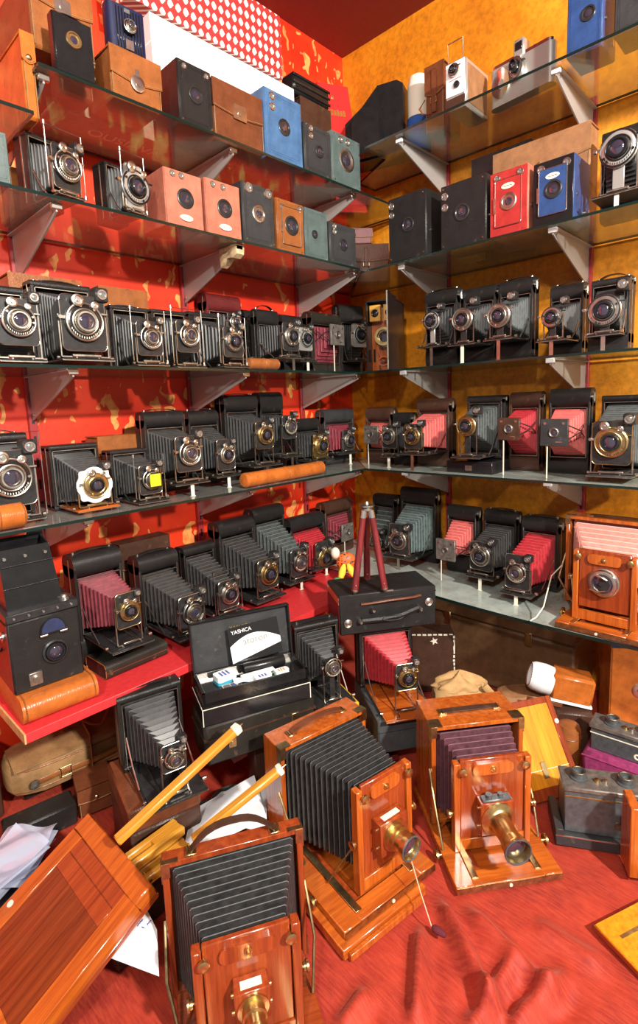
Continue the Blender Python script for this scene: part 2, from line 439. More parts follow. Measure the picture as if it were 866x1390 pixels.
def height_to(c, py): return bis(lambda h: proj(c+Vector((0, 0, h)))[1] - py, .005, .8)
def axis_hit(c, a, px, py, lo, hi):
    """distance in front of c and height of the point on the centre plane seen at (px,py)"""
    d = Vector((sin(a), -cos(a), 0))
    def f(e):
        q = c + d*e
        return proj(q + Vector((0, 0, .07)))[0] - px
    e = bis(f, lo, hi)
    h = bis(lambda h: proj(c + d*e + Vector((0, 0, h)))[1] - py, .0, .6)
    return e, h
# ------------------------------------------------------------------ shared pieces
def bellows(parent, mat, y0, w0, zc0, h0, y1, w1, zc1, h1, n=9, amp=1.3, name='bellows'):
    """pleated tapering box from the body (y0) to the lens board (y1)"""
    m = MB(); rings = []; sp = abs(y1-y0)/n; mi = []
    def ring(k, q):
        y = y0+(y1-y0)*k; w = w0+(w1-w0)*k; h = h0+(h1-h0)*k; zc = zc0+(zc1-zc0)*k
        a = w/2-q; b = h/2-q; c = (.7*q+min(a, b)*.05) if q > 0 else min(a, b)*.04
        return [(-a+c, y, zc-b), (a-c, y, zc-b), (a, y, zc-b+c), (a, y, zc+b-c), (a-c, y, zc+b), (-a+c, y, zc+b), (-a, y, zc+b-c), (-a, y, zc-b+c)]
    for i in range(n+1):
        d = .07/n
        if i > 0: rings.append(ring(i/n-d, 0)); mi.append(0)
        if i < n:
            rings.append(ring(i/n+d, 0)); mi.append(1)
            w = w0+(w1-w0)*i/n; h = h0+(h1-h0)*i/n
            rings.append(ring((i+.5)/n, min(sp*amp, min(w, h)*.17))); mi.append(0)
    v = [p for r in rings for p in r]; f = []
    for i in range(len(rings)-1):
        for j in range(8): f.append((i*8+j, i*8+(j+1)%8, (i+1)*8+(j+1)%8, (i+1)*8+j))
    nf = len(f); f.append(tuple(range(8))); f.append(tuple((len(rings)-1)*8+j for j in range(8)))
    m.add(v, f); o = obj(name, m, mat, parent, sharp=12)
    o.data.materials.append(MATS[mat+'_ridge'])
    # ring pairs that straddle a fold crest carry lighter colour: painted gloss and rubbing
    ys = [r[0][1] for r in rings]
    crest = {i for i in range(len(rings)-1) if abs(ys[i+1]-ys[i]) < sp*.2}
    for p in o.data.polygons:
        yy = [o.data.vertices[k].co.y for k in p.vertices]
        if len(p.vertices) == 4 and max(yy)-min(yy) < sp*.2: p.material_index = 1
    return o
def shutter(parent, y, z, R, style='round', x=0.0, deep=.011):
    """lens in its shutter, facing -y"""
    c = Vector((x, y, z)); ax = (0, -1, 0)
    body = {'round': 'enamel', 'chrome': 'nickel', 'brass': 'brass', 'silver': 'silver_paint', 'gold': 'dark_brass', 'aged': 'aged_nickel'}[style]
    ringm = {'round': 'nickel', 'chrome': 'black_metal', 'brass': 'brass', 'silver': 'enamel', 'gold': 'brass', 'aged': 'nickel'}[style]
    s = obj('shutter', MB().lathe(c, ax, [(R*.97, 0), (R, deep*.15), (R, deep*.55), (R*.93, deep*.75), (R*.7, deep*.8)], 32), body, parent)
    m = MB().ring(c+Vector((0, -deep*.72, 0)), ax, R*.93, R*.06).ring(c+Vector((0, -deep*.85, 0)), ax, R*.64, R*.05)
    for k in range(3):
        a = random.uniform(0, 6.3); m.cyl(c+Vector((cos(a)*R*.8, -deep*.6, sin(a)*R*.8)), c+Vector((cos(a)*R*.8, -deep*1.0, sin(a)*R*.8)), R*.07, n=8)
    m.box(x+R*.75, x+R*1.22, y-deep*.6, y-deep*.3, z+R*.42, z+R*.5)
    obj('shutter_ring', m, ringm, s)
    # engraved scale: pale tick marks round the rim
    m = MB()
    for k in range(15):
        a = pi*1.15 + k*pi*.7/14; p = c+Vector((cos(a)*R*.8, -deep*.83, sin(a)*R*.8)); m.box(p.x-R*.018, p.x+R*.018, p.y-.0004, p.y+.001, p.z-R*.05, p.z+R*.05)
    obj('scale', m, 'ivory' if body in ('enamel',) else 'enamel', s)
    b = obj('lens_barrel', MB().lathe(c, ax, [(R*.56, deep*.7), (R*.56, deep*1.25), (R*.5, deep*1.55), (R*.42, deep*1.55), (R*.38, deep*1.2)], 28), 'enamel' if body != 'enamel' else 'aged_nickel', s)
    obj('lens', MB().lathe(c, ax, [(R*.4, deep*1.15), (R*.36, deep*1.28), (R*.25, deep*1.38), (R*.1, deep*1.43), (.0001, deep*1.44)], 24), 'lens_glass', s)
    return s
def finder(parent, x, y, z, s, mat='black_metal'):
    f = obj('finder', MB().box(x-s, x+s, y-s*.4, y+s*1.8, z-s, z+s, s*.2), mat, parent)
    obj('finder_rim', MB().ring((x, y-s*.45, z), (0, 1, 0), s*.62, s*.16, 18, 6), 'nickel', f)
    obj('finder_lens', MB().lathe((x, y-s*.35, z), (0, -1, 0), [(s*.58, 0), (s*.5, s*.15), (s*.25, s*.25), (.0001, s*.28)], 16), 'finder_glass', f)
    return f
def dial(parent, x, y, z, r, mat='nickel', name='dial'):
    return obj(name, MB().lathe((x, y, z), (0, -1, 0), [(r, 0), (r, r*.5), (r*.7, r*.6), (r*.65, r*.35), (r*.25, r*.35), (r*.2, r*.7)], 18), mat, parent)
def strap_arch(parent, x0, x1, y, z, rise, wid, mat='black_leather', name='handle', n=10, thick=.0016):
    pts = [(x0+(x1-x0)*i/n, y, z+rise*(1-abs(2*i/n-1)**2.6)) for i in range(n+1)]
    m = MB(); v = []; f = []
    for (x, yy, zz) in pts:
        for dy, dz in ((-wid/2, 0), (wid/2, 0), (wid/2, thick), (-wid/2, thick)): v.append((x, yy+dy, zz+dz))
    for i in range(n):
        for j in range(4): f.append((i*4+j, i*4+(j+1)%4, (i+1)*4+(j+1)%4, (i+1)*4+j))
    f.append((0, 1, 2, 3)); f.append(tuple(n*4+j for j in range(4)))
    return obj(name, m.add(v, f), mat, parent, sharp=60)

GF = 'old folding cameras crowded on the shelves'
def folder(label, loc, rz, w, h, t, e, lz, R, style='round', front='frame', bel='bellows_black', skin='black_leather', inside='black_leather',
           hb=.2, ct=.2, bed='black_leather', bedx=.016, stand=True, fin=True, handle=False, wire=False, cat='camera', trim='aged_nickel', zbase=0, name='folding_camera', group=GF, tilt=None, plate=None, horizontal=False, rise=.012):
    """body standing on its end, bed let down, bellows drawn out to the lens. origin: foot of the front face"""
    T = thing(name, label, cat, loc, rz, group, tilt)
    hb *= h; ct *= h; cx = w*.055; r = min(t*.45, .02)
    m = MB(); rr = min(t*.42, ct*.42)
    m.prism([(y, z) for y, z in rrect(0, t, h-ct, h, rr, 5)], -w/2, w/2)
    m.prism([(y, z) for y, z in rrect(0, t, 0, max(hb, t*.2), min(rr, hb*.4), 4)], -w/2, w/2)
    m.box(-w/2, w/2, t*.55, t*.97, hb*.5, h-ct*.5)
    for s in (-1, 1): m.box(s*w/2, s*(w/2-cx), t*.02, t*.6, hb*.5, h-ct*.5, .0008)
    obj('body', m, skin, T)
    m = MB(); q = .0009; o0 = w/2-cx
    for s in (-1, 1): m.box(s*o0, s*(o0-q*1.6), -q, .001, hb, h-ct)
    m.box(-o0, o0, -q, .001, h-ct-q*1.5, h-ct); m.box(-o0, o0, -q, .001, hb, hb+q*1.5)
    for s in (-1, 1): m.box(s*(w/2-.0012), s*(w/2+.0006), t*.42, t*.5, h*.06, h*.96)
    obj('trim', m, trim, T)
    if handle:
        hh = strap_arch(T, -w*.38, w*.38, t*.5, h-.0005, rise, t*.3, skin if skin != 'silver_paint' else 'black_leather')
        for q in (-w*.38, w*.38): obj('handle_stud', MB().cyl((q, t*.5, h-.001), (q, t*.5, h+.004), .0035, n=10), 'aged_nickel', hh)
    obj('winding_key', MB().cyl((w/2-.001, t*.45, h-ct*.5), (w/2+.004, t*.45, h-ct*.5), min(ct, t)*.22, n=16).box(w/2+.003, w/2+.006, t*.44, t*.46, h-ct*.5-min(ct, t)*.3, h-ct*.5+min(ct, t)*.3), 'nickel', T)
    ow = w-2*cx-.004; oz0 = hb+.003; oz1 = h-ct-.003
    sw = {'frame': R*2.5, 'plate': R*2.6, 'square': R*2, 'ornate': R*2.7, 'bare': R*1.9}[front]
    sh = {'frame': R*2.9, 'plate': R*3.4, 'square': R*2, 'ornate': R*3.0, 'bare': R*1.9}[front]
    sw = min(sw, w*.92); bw1 = sw*.8; bh1 = min(sh*.78, (oz1-oz0)*.9)
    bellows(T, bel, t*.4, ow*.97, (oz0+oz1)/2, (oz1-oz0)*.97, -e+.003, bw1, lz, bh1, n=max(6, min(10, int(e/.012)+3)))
    # let-down bed
    if front != 'square':
        L = e+bedx; zb = hb*.98; bd = MB().box(-ow/2, ow/2, -L, -.001, zb-.004, zb, .0012)
        B = obj('bed', bd, bed, T)
        obj('bed_plate', MB().box(-ow/2+.004, ow/2-.004, -L+.004, -.004, zb, zb+.0008), 'black_metal' if bed == 'black_leather' else bed, B)
        for s in (-1, 1): obj('rail', MB().box(s*ow*.2, s*(ow*.2+.0025), -L+.006, -.004, zb+.0008, zb+.0032), 'nickel', B)
        obj('bed_trim', MB().box(-ow/2, ow/2, -L-.0006, -L+.001, zb-.0042, zb-.0028).box(-ow/2-.0005, -ow/2+.0008, -L, -.001, zb-.003, zb-.0015).box(ow/2-.0008, ow/2+.0005, -L, -.001, zb-.003, zb-.0015), trim, B)
        obj('focus_knob', MB().cyl((ow/2-.001, -L*.82, zb+.003), (ow/2+.006, -L*.82, zb+.003), .0035, n=12), 'nickel', B); obj('focus_knob', MB().cyl((-ow/2+.001, -L*.82, zb+.003), (-ow/2-.004, -L*.82, zb+.003), .003, n=12), 'nickel', B)
        if stand and zb > .012: obj('stand', MB().box(-.0045, .0045, -L+.005, -L+.0065, .0003, zb-.004).box(-.006, .006, -L+.003, -L+.009, .0003, .0015), 'ivory' if random.random() < .4 else 'nickel', B)
        for s in (-1, 1):
            zt = zb + (h-ct-zb)*.48
            obj('strut', MB().tube([(s*(ow/2-.001), -.002, zt), (s*(ow/2+.0005), -L*.3, zb+(zt-zb)*.42), (s*(ow/2), -L*.55, zb+.002)], .0015, 6), 'nickel', T)
    # lens standard
    y = -e
    if front == 'square':
        pl = sw*1.35 if plate is None else plate
        s = obj('front_plate', MB().box(-pl/2, pl/2, y-.007, y, lz-pl/2, lz+pl/2, .0012), {'black_leather': 'grey_leather'}.get(skin, skin) if bed == 'black_leather' else bed, T)
        obj('aperture_ring', MB().ring((0, y-.0075, lz), (0, 1, 0), R*.42, R*.12), 'aged_nickel', s)
        obj('lens', MB().lathe((0, y-.0065, lz), (0, -1, 0), [(R*.36, 0), (R*.3, .001), (.0001, .0015)], 18), 'lens_glass', s)
        k = pl*.33
        for q in (-k, k): obj('screw', MB().cyl((q, y-.0065, lz+k), (q, y-.0085, lz+k), .0032, n=10), 'nickel', s)
        obj('shutter_lever', MB().box(k*.2, k*.9, y-.008, y-.0065, lz-k*1.1, lz-k*1.0), 'nickel', s)
        for sx in (-1, 1):      # crossed spring struts
            for zz, sg in ((lz+pl*.25, 1), (lz-pl*.25, -1)):
                m = MB(); m.tube([(sx*ow*.46, -.001, zz), (sx*(pl*.62+.004), -e*.5, lz+sg*pl*.02), (sx*pl*.47, y+.001, zz)], .0016, 6)
                obj('strut', m, 'black_metal', T)
        obj('stand', MB().box(pl*-.25-.0012, pl*-.25+.0012, y-.004, y-.002, .0003, lz-pl/2+.002), 'ivory', T)
    else:
        m = MB(); zb = hb*.98+.003
        for s in (-1, 1): m.box(s*sw/2, s*(sw/2-.0022), y-.001, y+.002, zb, lz+R*.35)
        m.box(-sw/2, sw/2, y-.004, y+.005, zb, zb+.0022); m.box(-sw*.3, sw*.3, y-.008, y-.002, zb+.001, zb+.006, .001)
        obj('lens_standard', m, 'aged_nickel' if style != 'brass' else 'dark_brass', T)
        bmat = {'round': 'black_metal', 'chrome': 'black_metal', 'brass': 'dark_brass', 'silver': 'silver_paint', 'gold': 'black_metal', 'aged': 'black_metal'}[style]
        zl = max(zb+.004, lz-sh*.5)
        if front == 'ornate':
            pts = []
            for i in range(48):
                a = 2*pi*i/48; q = 1+.06*cos(8*a); pts.append((sw*.5*q*(abs(cos(a))**.7)*(1 if cos(a) > 0 else -1), lz+sh*.45*q*(abs(sin(a))**.7)*(1 if sin(a) > 0 else -1)))
            s = obj('lens_board', MB().prism([(p, z) for p, z in pts], y-.004, y, 'y'), 'white_card', T)
        elif front == 'bare':
            s = obj('lens_board', MB().lathe((0, y, lz), (0, -1, 0), [(R*.9, 0), (R*.9, .003)], 24).box(-R*.3, R*.3, y-.003, y, zb, lz, .0008), bmat, T)
        else:
            pr = rrect(-sw*.46, sw*.46, zl, lz+sh*.5*(1 if front == 'plate' else .92), sw*.12)
            s = obj('lens_board', MB().prism(pr, y-.004, y, 'y'), bmat, T)
            obj('board_rim', MB().tube([(p, y-.0042, z) for p, z in pr], .0009, 6, closed=True), 'brass' if style in ('brass', 'gold') else 'nickel', s)
        shutter(T, y-.004, lz, R, style)
        if front != 'bare': dial(T, -R*.35, y-.013, lz+R*1.02, R*.3, 'nickel'); dial(T, R*.55, y-.012, lz+R*.85, R*.2, 'nickel', 'dial')
        if fin: finder(T, R*1.0, y-.006, lz+R*1.45, max(R*.36, .0045), 'black_metal')
        obj('release_lever', MB().box(-R*1.25, -R*.8, y-.009, y-.007, lz+R*.1, lz+R*.25).cyl((-R*1.22, y-.012, lz+R*.17), (-R*1.22, y-.005, lz+R*.17), R*.1, n=8), 'nickel', T)
        if wire:
            W2 = sw*.62; zt = min(lz+sh*.8, h*1.02); pw = [(-W2, y-.003, zb+.004), (-W2, y-.003, zt), (W2, y-.003, zt), (W2, y-.003, zb+.004)]
            obj('wire_finder', MB().tube(pw, .0011, 6), 'nickel', T)
            obj('wire_finder_knob', MB().cyl((-W2, y-.003, zt-.003), (-W2, y-.003, zt+.004), .0032, n=10), 'nickel', T); obj('wire_finder_knob', MB().cyl((W2, y-.003, zb), (W2, y-.003, zb+.007), .003, n=10), 'nickel', T)
    return T

REPORT = []
def shelf_folder(label, side, z, off, pl, pr, top, lens, R, t=.045, yaw=0, elim=(.03, .16), **kw):
    c, w, a = seat(side, z, off, pl, pr, yaw); h = height_to(c, top); w *= .965
    e, lz = axis_hit(c, a, lens[0], lens[1], elim[0], elim[1])
    d = (c+Vector((sin(a), -cos(a), 0))*e-CAM).dot(VF); Rm = R*d/FPX
    lz = max(min(lz, h*.85), Rm*1.05+h*kw.get('hb', .2)*.6)
    e = min(e, elim[1]); t = min(t, off-.004)
    REPORT.append((label[:38], round(w, 3), round(h, 3), round(e, 3), round(lz, 3), round(Rm, 4)))
    return folder(label, c, a, w, h, t, e, lz, Rm, **kw)

GB = 'box cameras on the shelves'
def boxcam(label, loc, rz, w, h, t, skin='black_leather', R=.16, lens=(.5, .52), finders=((.2, .88), (.2, .74)), border=True, edge='black_metal', plate=None,
           badge=None, rivets=True, name='box_camera', side_frame=None, group=GB, tilt=None, ringm='black_metal', finr=.06, zlift=0, key=True):
    T = thing(name, label, 'camera', loc, rz, group, tilt)
    obj('body', MB().box(-w/2, w/2, 0, t, 0, h, .0022), skin if side_frame is None else side_frame, T)
    F = obj('front_panel', MB().box(-w/2+.0015, w/2-.0015, -.0018, .001, .0015, h-.0015, .001), skin, T)
    if border:
        m = MB(); i = w*.09
        for k in (0, 1):
            a = w/2-i*(1+k*.45)*.9; b0 = i*(1+k*.45); b1 = h-b0
            for s in (-1, 1): m.box(s*a, s*(a-.0008), -.0024, -.0015, b0, b1)
            m.box(-a, a, -.0024, -.0015, b0, b0+.0008); m.box(-a, a, -.0024, -.0015, b1-.0008, b1)
        obj('embossed_border', m, skin, F)
    if plate:
        a = w*.34; p0 = h*.14; p1 = h*.86
        q = obj('face_plate', MB().prism(rrect(-a, a, p0, p1, .004), -.0042, -.0015, 'y'), plate, T)
        obj('plate_rim', MB().tube([(x, -.0043, z) for x, z in rrect(-a, a, p0, p1, .004)], .0009, 6, closed=True), 'nickel', q)
        obj('hinge', MB().box(-a-.004, -a+.002, -.005, -.003, h*.36, h*.6), 'nickel', q)
    lx = (lens[0]-.5)*w; lz = lens[1]*h; Rr = R*w; y0 = -.0045 if plate else -.002
    obj('lens_rim', MB().lathe((lx, y0, lz), (0, -1, 0), [(Rr*1.05, -.001), (Rr*1.05, .0012), (Rr*.98, .0022), (Rr*.82, .0022), (Rr*.74, .0004), (Rr*.2, .0002), (.0001, .0001)], 28), ringm, T)
    obj('lens', MB().lathe((lx, y0-.0006, lz), (0, -1, 0), [(Rr*.5, -.0004), (Rr*.45, .0008), (Rr*.2, .0014), (.0001, .0016)], 20), 'lens_glass', T)
    for fx, fz in finders:
        x = (fx-.5)*w; z = fz*h; r = finr*w
        f = obj('finder_window', MB().ring((x, -.0022, z), (0, 1, 0), r, r*.28, 18, 6), 'nickel', T)
        obj('finder_lens', MB().lathe((x, -.0016, z), (0, -1, 0), [(r*.95, 0), (r*.7, .0009), (.0001, .0013)], 14), 'finder_glass', f)
    if rivets:
        for sx in (-1, 1):
            for zz in (.06, .94): obj('rivet', MB().cyl((sx*w*.43, -.001, zz*h), (sx*w*.43, -.0034, zz*h), .0018, n=8), 'brass', T)
    if badge: 
        q = obj('badge', MB().prism([(w*.17*cos(k*pi/12), h*badge+w*.07*sin(k*pi/12)) for k in range(24)], -.0052, -.0015, 'y'), 'ivory', T)
        obj('badge_scroll', MB().tube([(w*.11*(k/8-.5)*2, -.0055, h*badge+w*.02*sin(k*2.2)) for k in range(9)], .0005, 5), 'dark_brass', q)
    if key:
        obj('winding_key', MB().cyl((w/2-.001, t*.7, h*.18), (w/2+.004, t*.7, h*.18), .006, n=14), 'nickel', T)
        obj('shutter_lever', MB().cyl((w/2-.001, t*.18, h*.4), (w/2+.0025, t*.18, h*.4), .0035, n=10), 'nickel', T)
    strap_arch(T, -w*.3, w*.3, t*.5, h-.0005, .004, .012, 'black_leather' if skin in ('black_leather', 'charcoal_leather', 'blue_leather', 'green_leather') else skin)
    return T
def shelf_box(label, side, z, off, pl, pr, top, t=.09, yaw=0, **kw):
    c, w, a = seat(side, z, off, pl, pr, yaw); h = height_to(c, top); t = min(t, off-.004); w *= .975
    if 'name' in kw and kw['name'] == 'CASE':
        kw.pop('name'); return leather_case(label, c, a, w, h, t, **kw)
    REPORT.append((label[:38], round(w, 3), round(h, 3), 'box'))
    return boxcam(label, c, a, w, h, t, **kw)

def leather_case(label, loc, rz, w, h, t, skin='brown_leather', flap=.45, clasp='round', cat='camera case', name='leather_case', group='leather camera cases', tilt=None, strap=False, pointed=False, flapmat=None, lid_line=True):
    T = thing(name, label, cat, loc, rz, group, tilt)
    obj('case_body', MB().box(-w/2, w/2, 0, t, 0, h, .005), skin, T)
    fz = h*(1-flap); m = MB(); n = 12; y = -.0028
    top = [(w/2+.001, h+.0022), (-w/2-.001, h+.0022)]
    low = [(-w/2-.001+(w+.002)*i/n, fz - (h*.1*(1-abs(2*i/n-1)) if pointed else h*.05*sin(pi*i/n))) for i in range(n+1)]
    m.prism(top+low, y, .001, 'y'); m.box(-w/2-.001, w/2+.001, -.002, t*.96, h-.001, h+.0022, .001)
    F = obj('flap', m, flapmat or skin, T)
    obj('stitching', MB().tube([(x*.97, y-.0003, z+.003) for x, z in low], .0007, 5), 'pale_tan_leather', F)
    for s in (-1, 1): obj('seam', MB().tube([(s*(w/2-.003), -.0004, .004), (s*(w/2-.003), -.0004, h-.004)], .0009, 5), 'pale_tan_leather', T)
    zc = fz - h*.02
    if clasp == 'round':
        C = obj('clasp', MB().lathe((0, y-.0005, zc-.004), (0, -1, 0), [(w*.14, 0), (w*.14, .0012), (w*.11, .002), (w*.05, .002), (w*.045, .0034), (.0001, .0034)], 26).prism([(-w*.05, zc), (w*.05, zc), (w*.035, zc+w*.2), (-w*.035, zc+w*.2)], y-.0022, y-.0004, 'y'), 'nickel', T)
    elif clasp == 'plate':
        C = obj('clasp', MB().prism(rrect(-w*.13, w*.13, zc-w*.06, zc+w*.16, .003), y-.002, y, 'y').cyl((0, y-.0015, zc+w*.04), (0, y-.004, zc+w*.04), w*.045, n=16), 'nickel', T)
    elif clasp == 'strap':
        C = obj('buckle_strap', MB().box(-.007, .007, y-.003, y, fz-h*.3, h-.01, .001), skin, T)
        obj('buckle', MB().tube([(x, y-.0035, z) for x, z in rrect(-.009, .009, fz-h*.12-.007, fz-h*.12+.007, .002)], .0012, 6, closed=True), 'brass', C)
    elif clasp == 'stud': C = obj('clasp', MB().lathe((0, y, zc+.006), (0, -1, 0), [(.005, 0), (.005, .001), (.003, .003), (.0001, .0035)], 14), 'brass', T)
    if strap: strap_arch(T, -w*.45, w*.45, t*.5, h, .03, .012, skin, 'carrying_strap', 14)
    return T
def roll_case(label, p0, p1, r, skin='orange_leather', name='leather_roll_case', sq=1.0):
    p0 = Vector(p0); p1 = Vector(p1); L = (p1-p0).length; d = p1-p0
    T = thing(name, label, 'camera case', p0, atan2(d.y, d.x), 'leather camera cases')
    ax = (1, 0, d.z/max(hypot(d.x, d.y), 1e-4)); ax = Vector(ax).normalized(); c = Vector((0, 0, 0))
    obj('case_body', MB().lathe(c, ax, [(r*.9, 0), (r, r*.08), (r, L*.5), (r, L-r*.08), (r*.9, L)], 28), skin, T)
    for k in (.03, .97): obj('end_seam', MB().ring(c+ax*L*k, ax, r*1.005, r*.035, 30, 6), 'tan_leather', T)
    for k in (0, 1):
        obj('end_cap', MB().lathe(c+ax*(L*k), ax if k else -ax, [(r*.86, -.001), (r*.84, .002), (r*.3, .0035), (.0001, .0038)], 24), skin, T)
    obj('closing_strap', MB().ring(c+ax*L*.5, ax, r*1.02, .0012, 30, 5), 'tan_leather', T)
    return T

# ------------------------------------------------------------------ wooden field camera; origin: front centre of the base board
def field(label, loc, rz, bw, bl, fw, fh, ft, yb, zb, lens, sw, sh, lensr, bel, wood_m='orange_wood', wood_f='orange_wood_flat', lens_kind='barrel', cat='camera', e_lim=(.0, .4), xb=0.0, front_h=None, bo=0.0, lower=False,
          handle=True, lens_y=None, n=13, cord=False, base=True, lens_z=None, tripod_top=None, block=True, standlow=0):
    T = thing('wooden_field_camera', label, cat, loc, rz, 'wooden plate cameras with long bellows')
    c = Vector(loc); d = Vector((sin(rz), -cos(rz), 0))
    if lens: 
        e, lz = axis_hit(c, rz, lens[0], lens[1], -e_lim[1], -e_lim[0]); fy = -e
        lz = lens_z or lz
    if lens_y is not None: fy = lens_y; lz = lens_z
    REPORT.append((label[:38], 'lens front y', round(fy, 3), 'z', round(lz, 3)))
    bt = .016; rail = bw*.17
    def BM(): q = MB(); q.M = Matrix.Translation((bo, 0, 0)); return q
    if base:
        m = BM()
        for s in (-1, 1): m.box(s*bw/2, s*(bw/2-rail), 0, bl, .002, bt, .0015)
        m.box(-bw/2+rail, bw/2-rail, 0, rail*.9, .002, bt-.0005, .001); m.box(-bw/2+rail, bw/2-rail, bl-rail*.8, bl, .002, bt-.0005, .001)
        m.box(-bw/2+rail-.002, bw/2-rail+.002, rail*.7, bl-.02, .0025, bt*.5)
        B = obj('base_board', m, wood_f, T)
        for s in (-1, 1):
            obj('brass_rail', BM().box(s*(bw/2-rail*1.0), s*(bw/2-rail*1.35), rail*.4, bl*.75, bt-.001, bt+.0015, .0004), 'dark_brass', B)
            obj('rack_slide', BM().box(s*(bw/2-rail*1.7), s*(bw/2-rail*1.4), rail, bl*.8, bt*.5, bt*.8), 'red_wood', B)
        obj('front_band', BM().box(-bw/2+.001, bw/2-.001, -.0018, .0008, .003, bt-.002), 'dark_brass', B)
        for s in (-1, 1):
            obj('focus_knob', BM().cyl((s*bw/2, bl*.3, bt*.5+.003), (s*(bw/2+.008), bl*.3, bt*.5+.003), .004, n=12).lathe((s*(bw/2+.006), bl*.3, bt*.5+.003), (s, 0, 0), [(.010, 0), (.011, .001), (.011, .005), (.0095, .0065), (.004, .0065), (.003, .008)], 26), 'brass', T)
        obj('base_screw', BM().cyl((0, -.001, bt*.5), (0, -.003, bt*.5), .003, n=10), 'ivory', B)
    if lower:
        q = obj('lower_board', BM().box(-bw/2-.012, bw/2-.035, -.012, bl*.9, -.0155, .0015, .0015), wood_f, T)
        obj('lower_rail', BM().box(-bw/2-.004, bw/2-.05, -.02, -.0125, -.0155, -.004, .001), wood_m, q); obj('lower_screw', BM().cyl((-bw/2+.02, .02, .001), (-bw/2+.02, .02, .003), .004, n=12), 'ivory', q)
    # back frame
    wth = .009; x0 = xb-fw/2; x1 = xb+fw/2; z0 = zb; z1 = zb+fh
    m = MB(); m.box(x0, x0+wth, yb, yb+ft, z0, z1, .0015); m.box(x1-wth, x1, yb, yb+ft, z0, z1, .0015)
    m.box(x0+wth*.7, x1-wth*.7, yb+.0006, yb+ft-.0006, z1-wth, z1-.0002, .001); m.box(x0+wth*.7, x1-wth*.7, yb+.0006, yb+ft-.0006, z0+.0002, z0+wth, .001)
    m.box(x0+.004, x1-.004, yb+ft*.86, yb+ft-.001, z0+.004, z1-.004)
    K = obj('back_frame', m, wood_m, T)
    for s, xx in ((1, x0), (-1, x1)):
        m = MB()
        m.box(xx-s*.0008, xx+s*.022, yb-.0012, yb+ft*.25, z1-.0005, z1+.0012); m.box(xx-s*.0012, xx+s*.0105, yb-.0014, yb+.001, z1-.022, z1)
        m.box(xx-s*.0012, xx+s*.001, yb, yb+.012, z1-.03, z1); obj('corner_bracket', m, 'dark_brass', K)
        obj('corner_plate', MB().box(xx-s*.0012, xx+s*.001, yb, yb+.012, z0, z0+.03), 'dark_brass', K)
    if handle:
        hz = z1+.001; hm = strap_arch(T, xb-fw*.3, xb+fw*.3, yb+ft*.45, hz, .010 if handle is True else handle, min(.014, ft*.5), 'brown_leather' if handle is True else 'dark_brown_leather', thick=.003)
        for s in (-1, 1): obj('handle_clip', MB().box(xb+s*fw*.3-.008, xb+s*fw*.3+.008, yb+ft*.45-.009, yb+ft*.45+.009, z1-.0003, z1+.0025, .0008).tube([(xb+s*fw*.3+s*.004, yb+ft*.45-.008, z1+.003), (xb+s*fw*.3+s*.004, yb+ft*.45+.008, z1+.003)], .0016, 6), 'brass', hm)
    # front standard
    th = .010; fy0 = fy+.012; top = lz+sh*.5; low = bt if base else standlow
    m = MB()
    for s in (-1, 1): m.box(s*sw/2, s*(sw/2-.012), fy0-.003, fy0+th+.004, low, top, .0015)
    m.box(-sw/2+.010, sw/2-.010, fy0, fy0+th, low, low+.022, .001)
    S = obj('front_standard', m, wood_m, T)
    p0 = max(low+.024, lz-sh*.5)
    pn = obj('lens_panel', MB().box(-sw/2+.013, sw/2-.013, fy0+.001, fy0+th-.001, p0, top+.004, .0015), 'red_wood' if wood_m == 'orange_wood' else wood_m, T)
    obj('panel_clamp', MB().prism(rrect(-sw*.26, sw*.26, top-.026, top-.004, .009), fy0-.004, fy0+.001, 'y'), wood_m, pn)
    for s in (-1, 1):
        kb = MB().lathe((s*sw*.40, fy0-.003, top-.012), (0, -1, 0), [(.003, -.002), (.0035, .003), (.0075, .004), (.0078, .008), (.005, .0095), (.0001, .0095)], 20)
        obj('clamp_knob', kb, 'brass', T)
    obj('panel_catch', MB().lathe((0, fy0-.004, top-.015), (0, -1, 0), [(.0055, 0), (.0055, .0015), (.003, .002), (.003, .0055), (.0001, .006)], 16), 'brass', pn)
    yl = fy0-.001
    if block:
        bs = lensr*2.5; bd = .022
        L = obj('lens_block', MB().box(-bs/2, bs/2, yl-bd, yl+.002, lz-bs/2, lz+bs/2, .0015), 'red_wood', T)
        obj('name_plate', MB().box(-bs*.3, bs*.3, yl-bd*.75, yl-bd*.3, lz+bs/2-.0005, lz+bs/2+.001), 'ivory' if lens_kind == 'barrel' else 'gunmetal', L)
        for sx in (-1, 1):
            for sz in (-.7, .7): obj('block_screw', MB().cyl((sx*(bs/2-.001), yl-bd*.5, lz+sz*bs*.4), (sx*(bs/2+.003), yl-bd*.5, lz+sz*bs*.4), .0028, n=10), 'brass', L)
        yl -= bd
        if lens_kind == 'long':
            obj('shutter_works', MB().box(-bs*.42, bs*.42, yl+.003, yl+.019, lz+bs*.5, lz+bs*.5+.004, .001).cyl((-bs*.2, yl+.012, lz+bs*.5+.003), (-bs*.2, yl+.012, lz+bs*.5+.010), .006, n=14).cyl((bs*.15, yl+.012, lz+bs*.5+.003), (bs*.15, yl+.012, lz+bs*.5+.009), .005, n=14), 'gunmetal', L)
    r = lensr; c0 = (0, yl, lz)
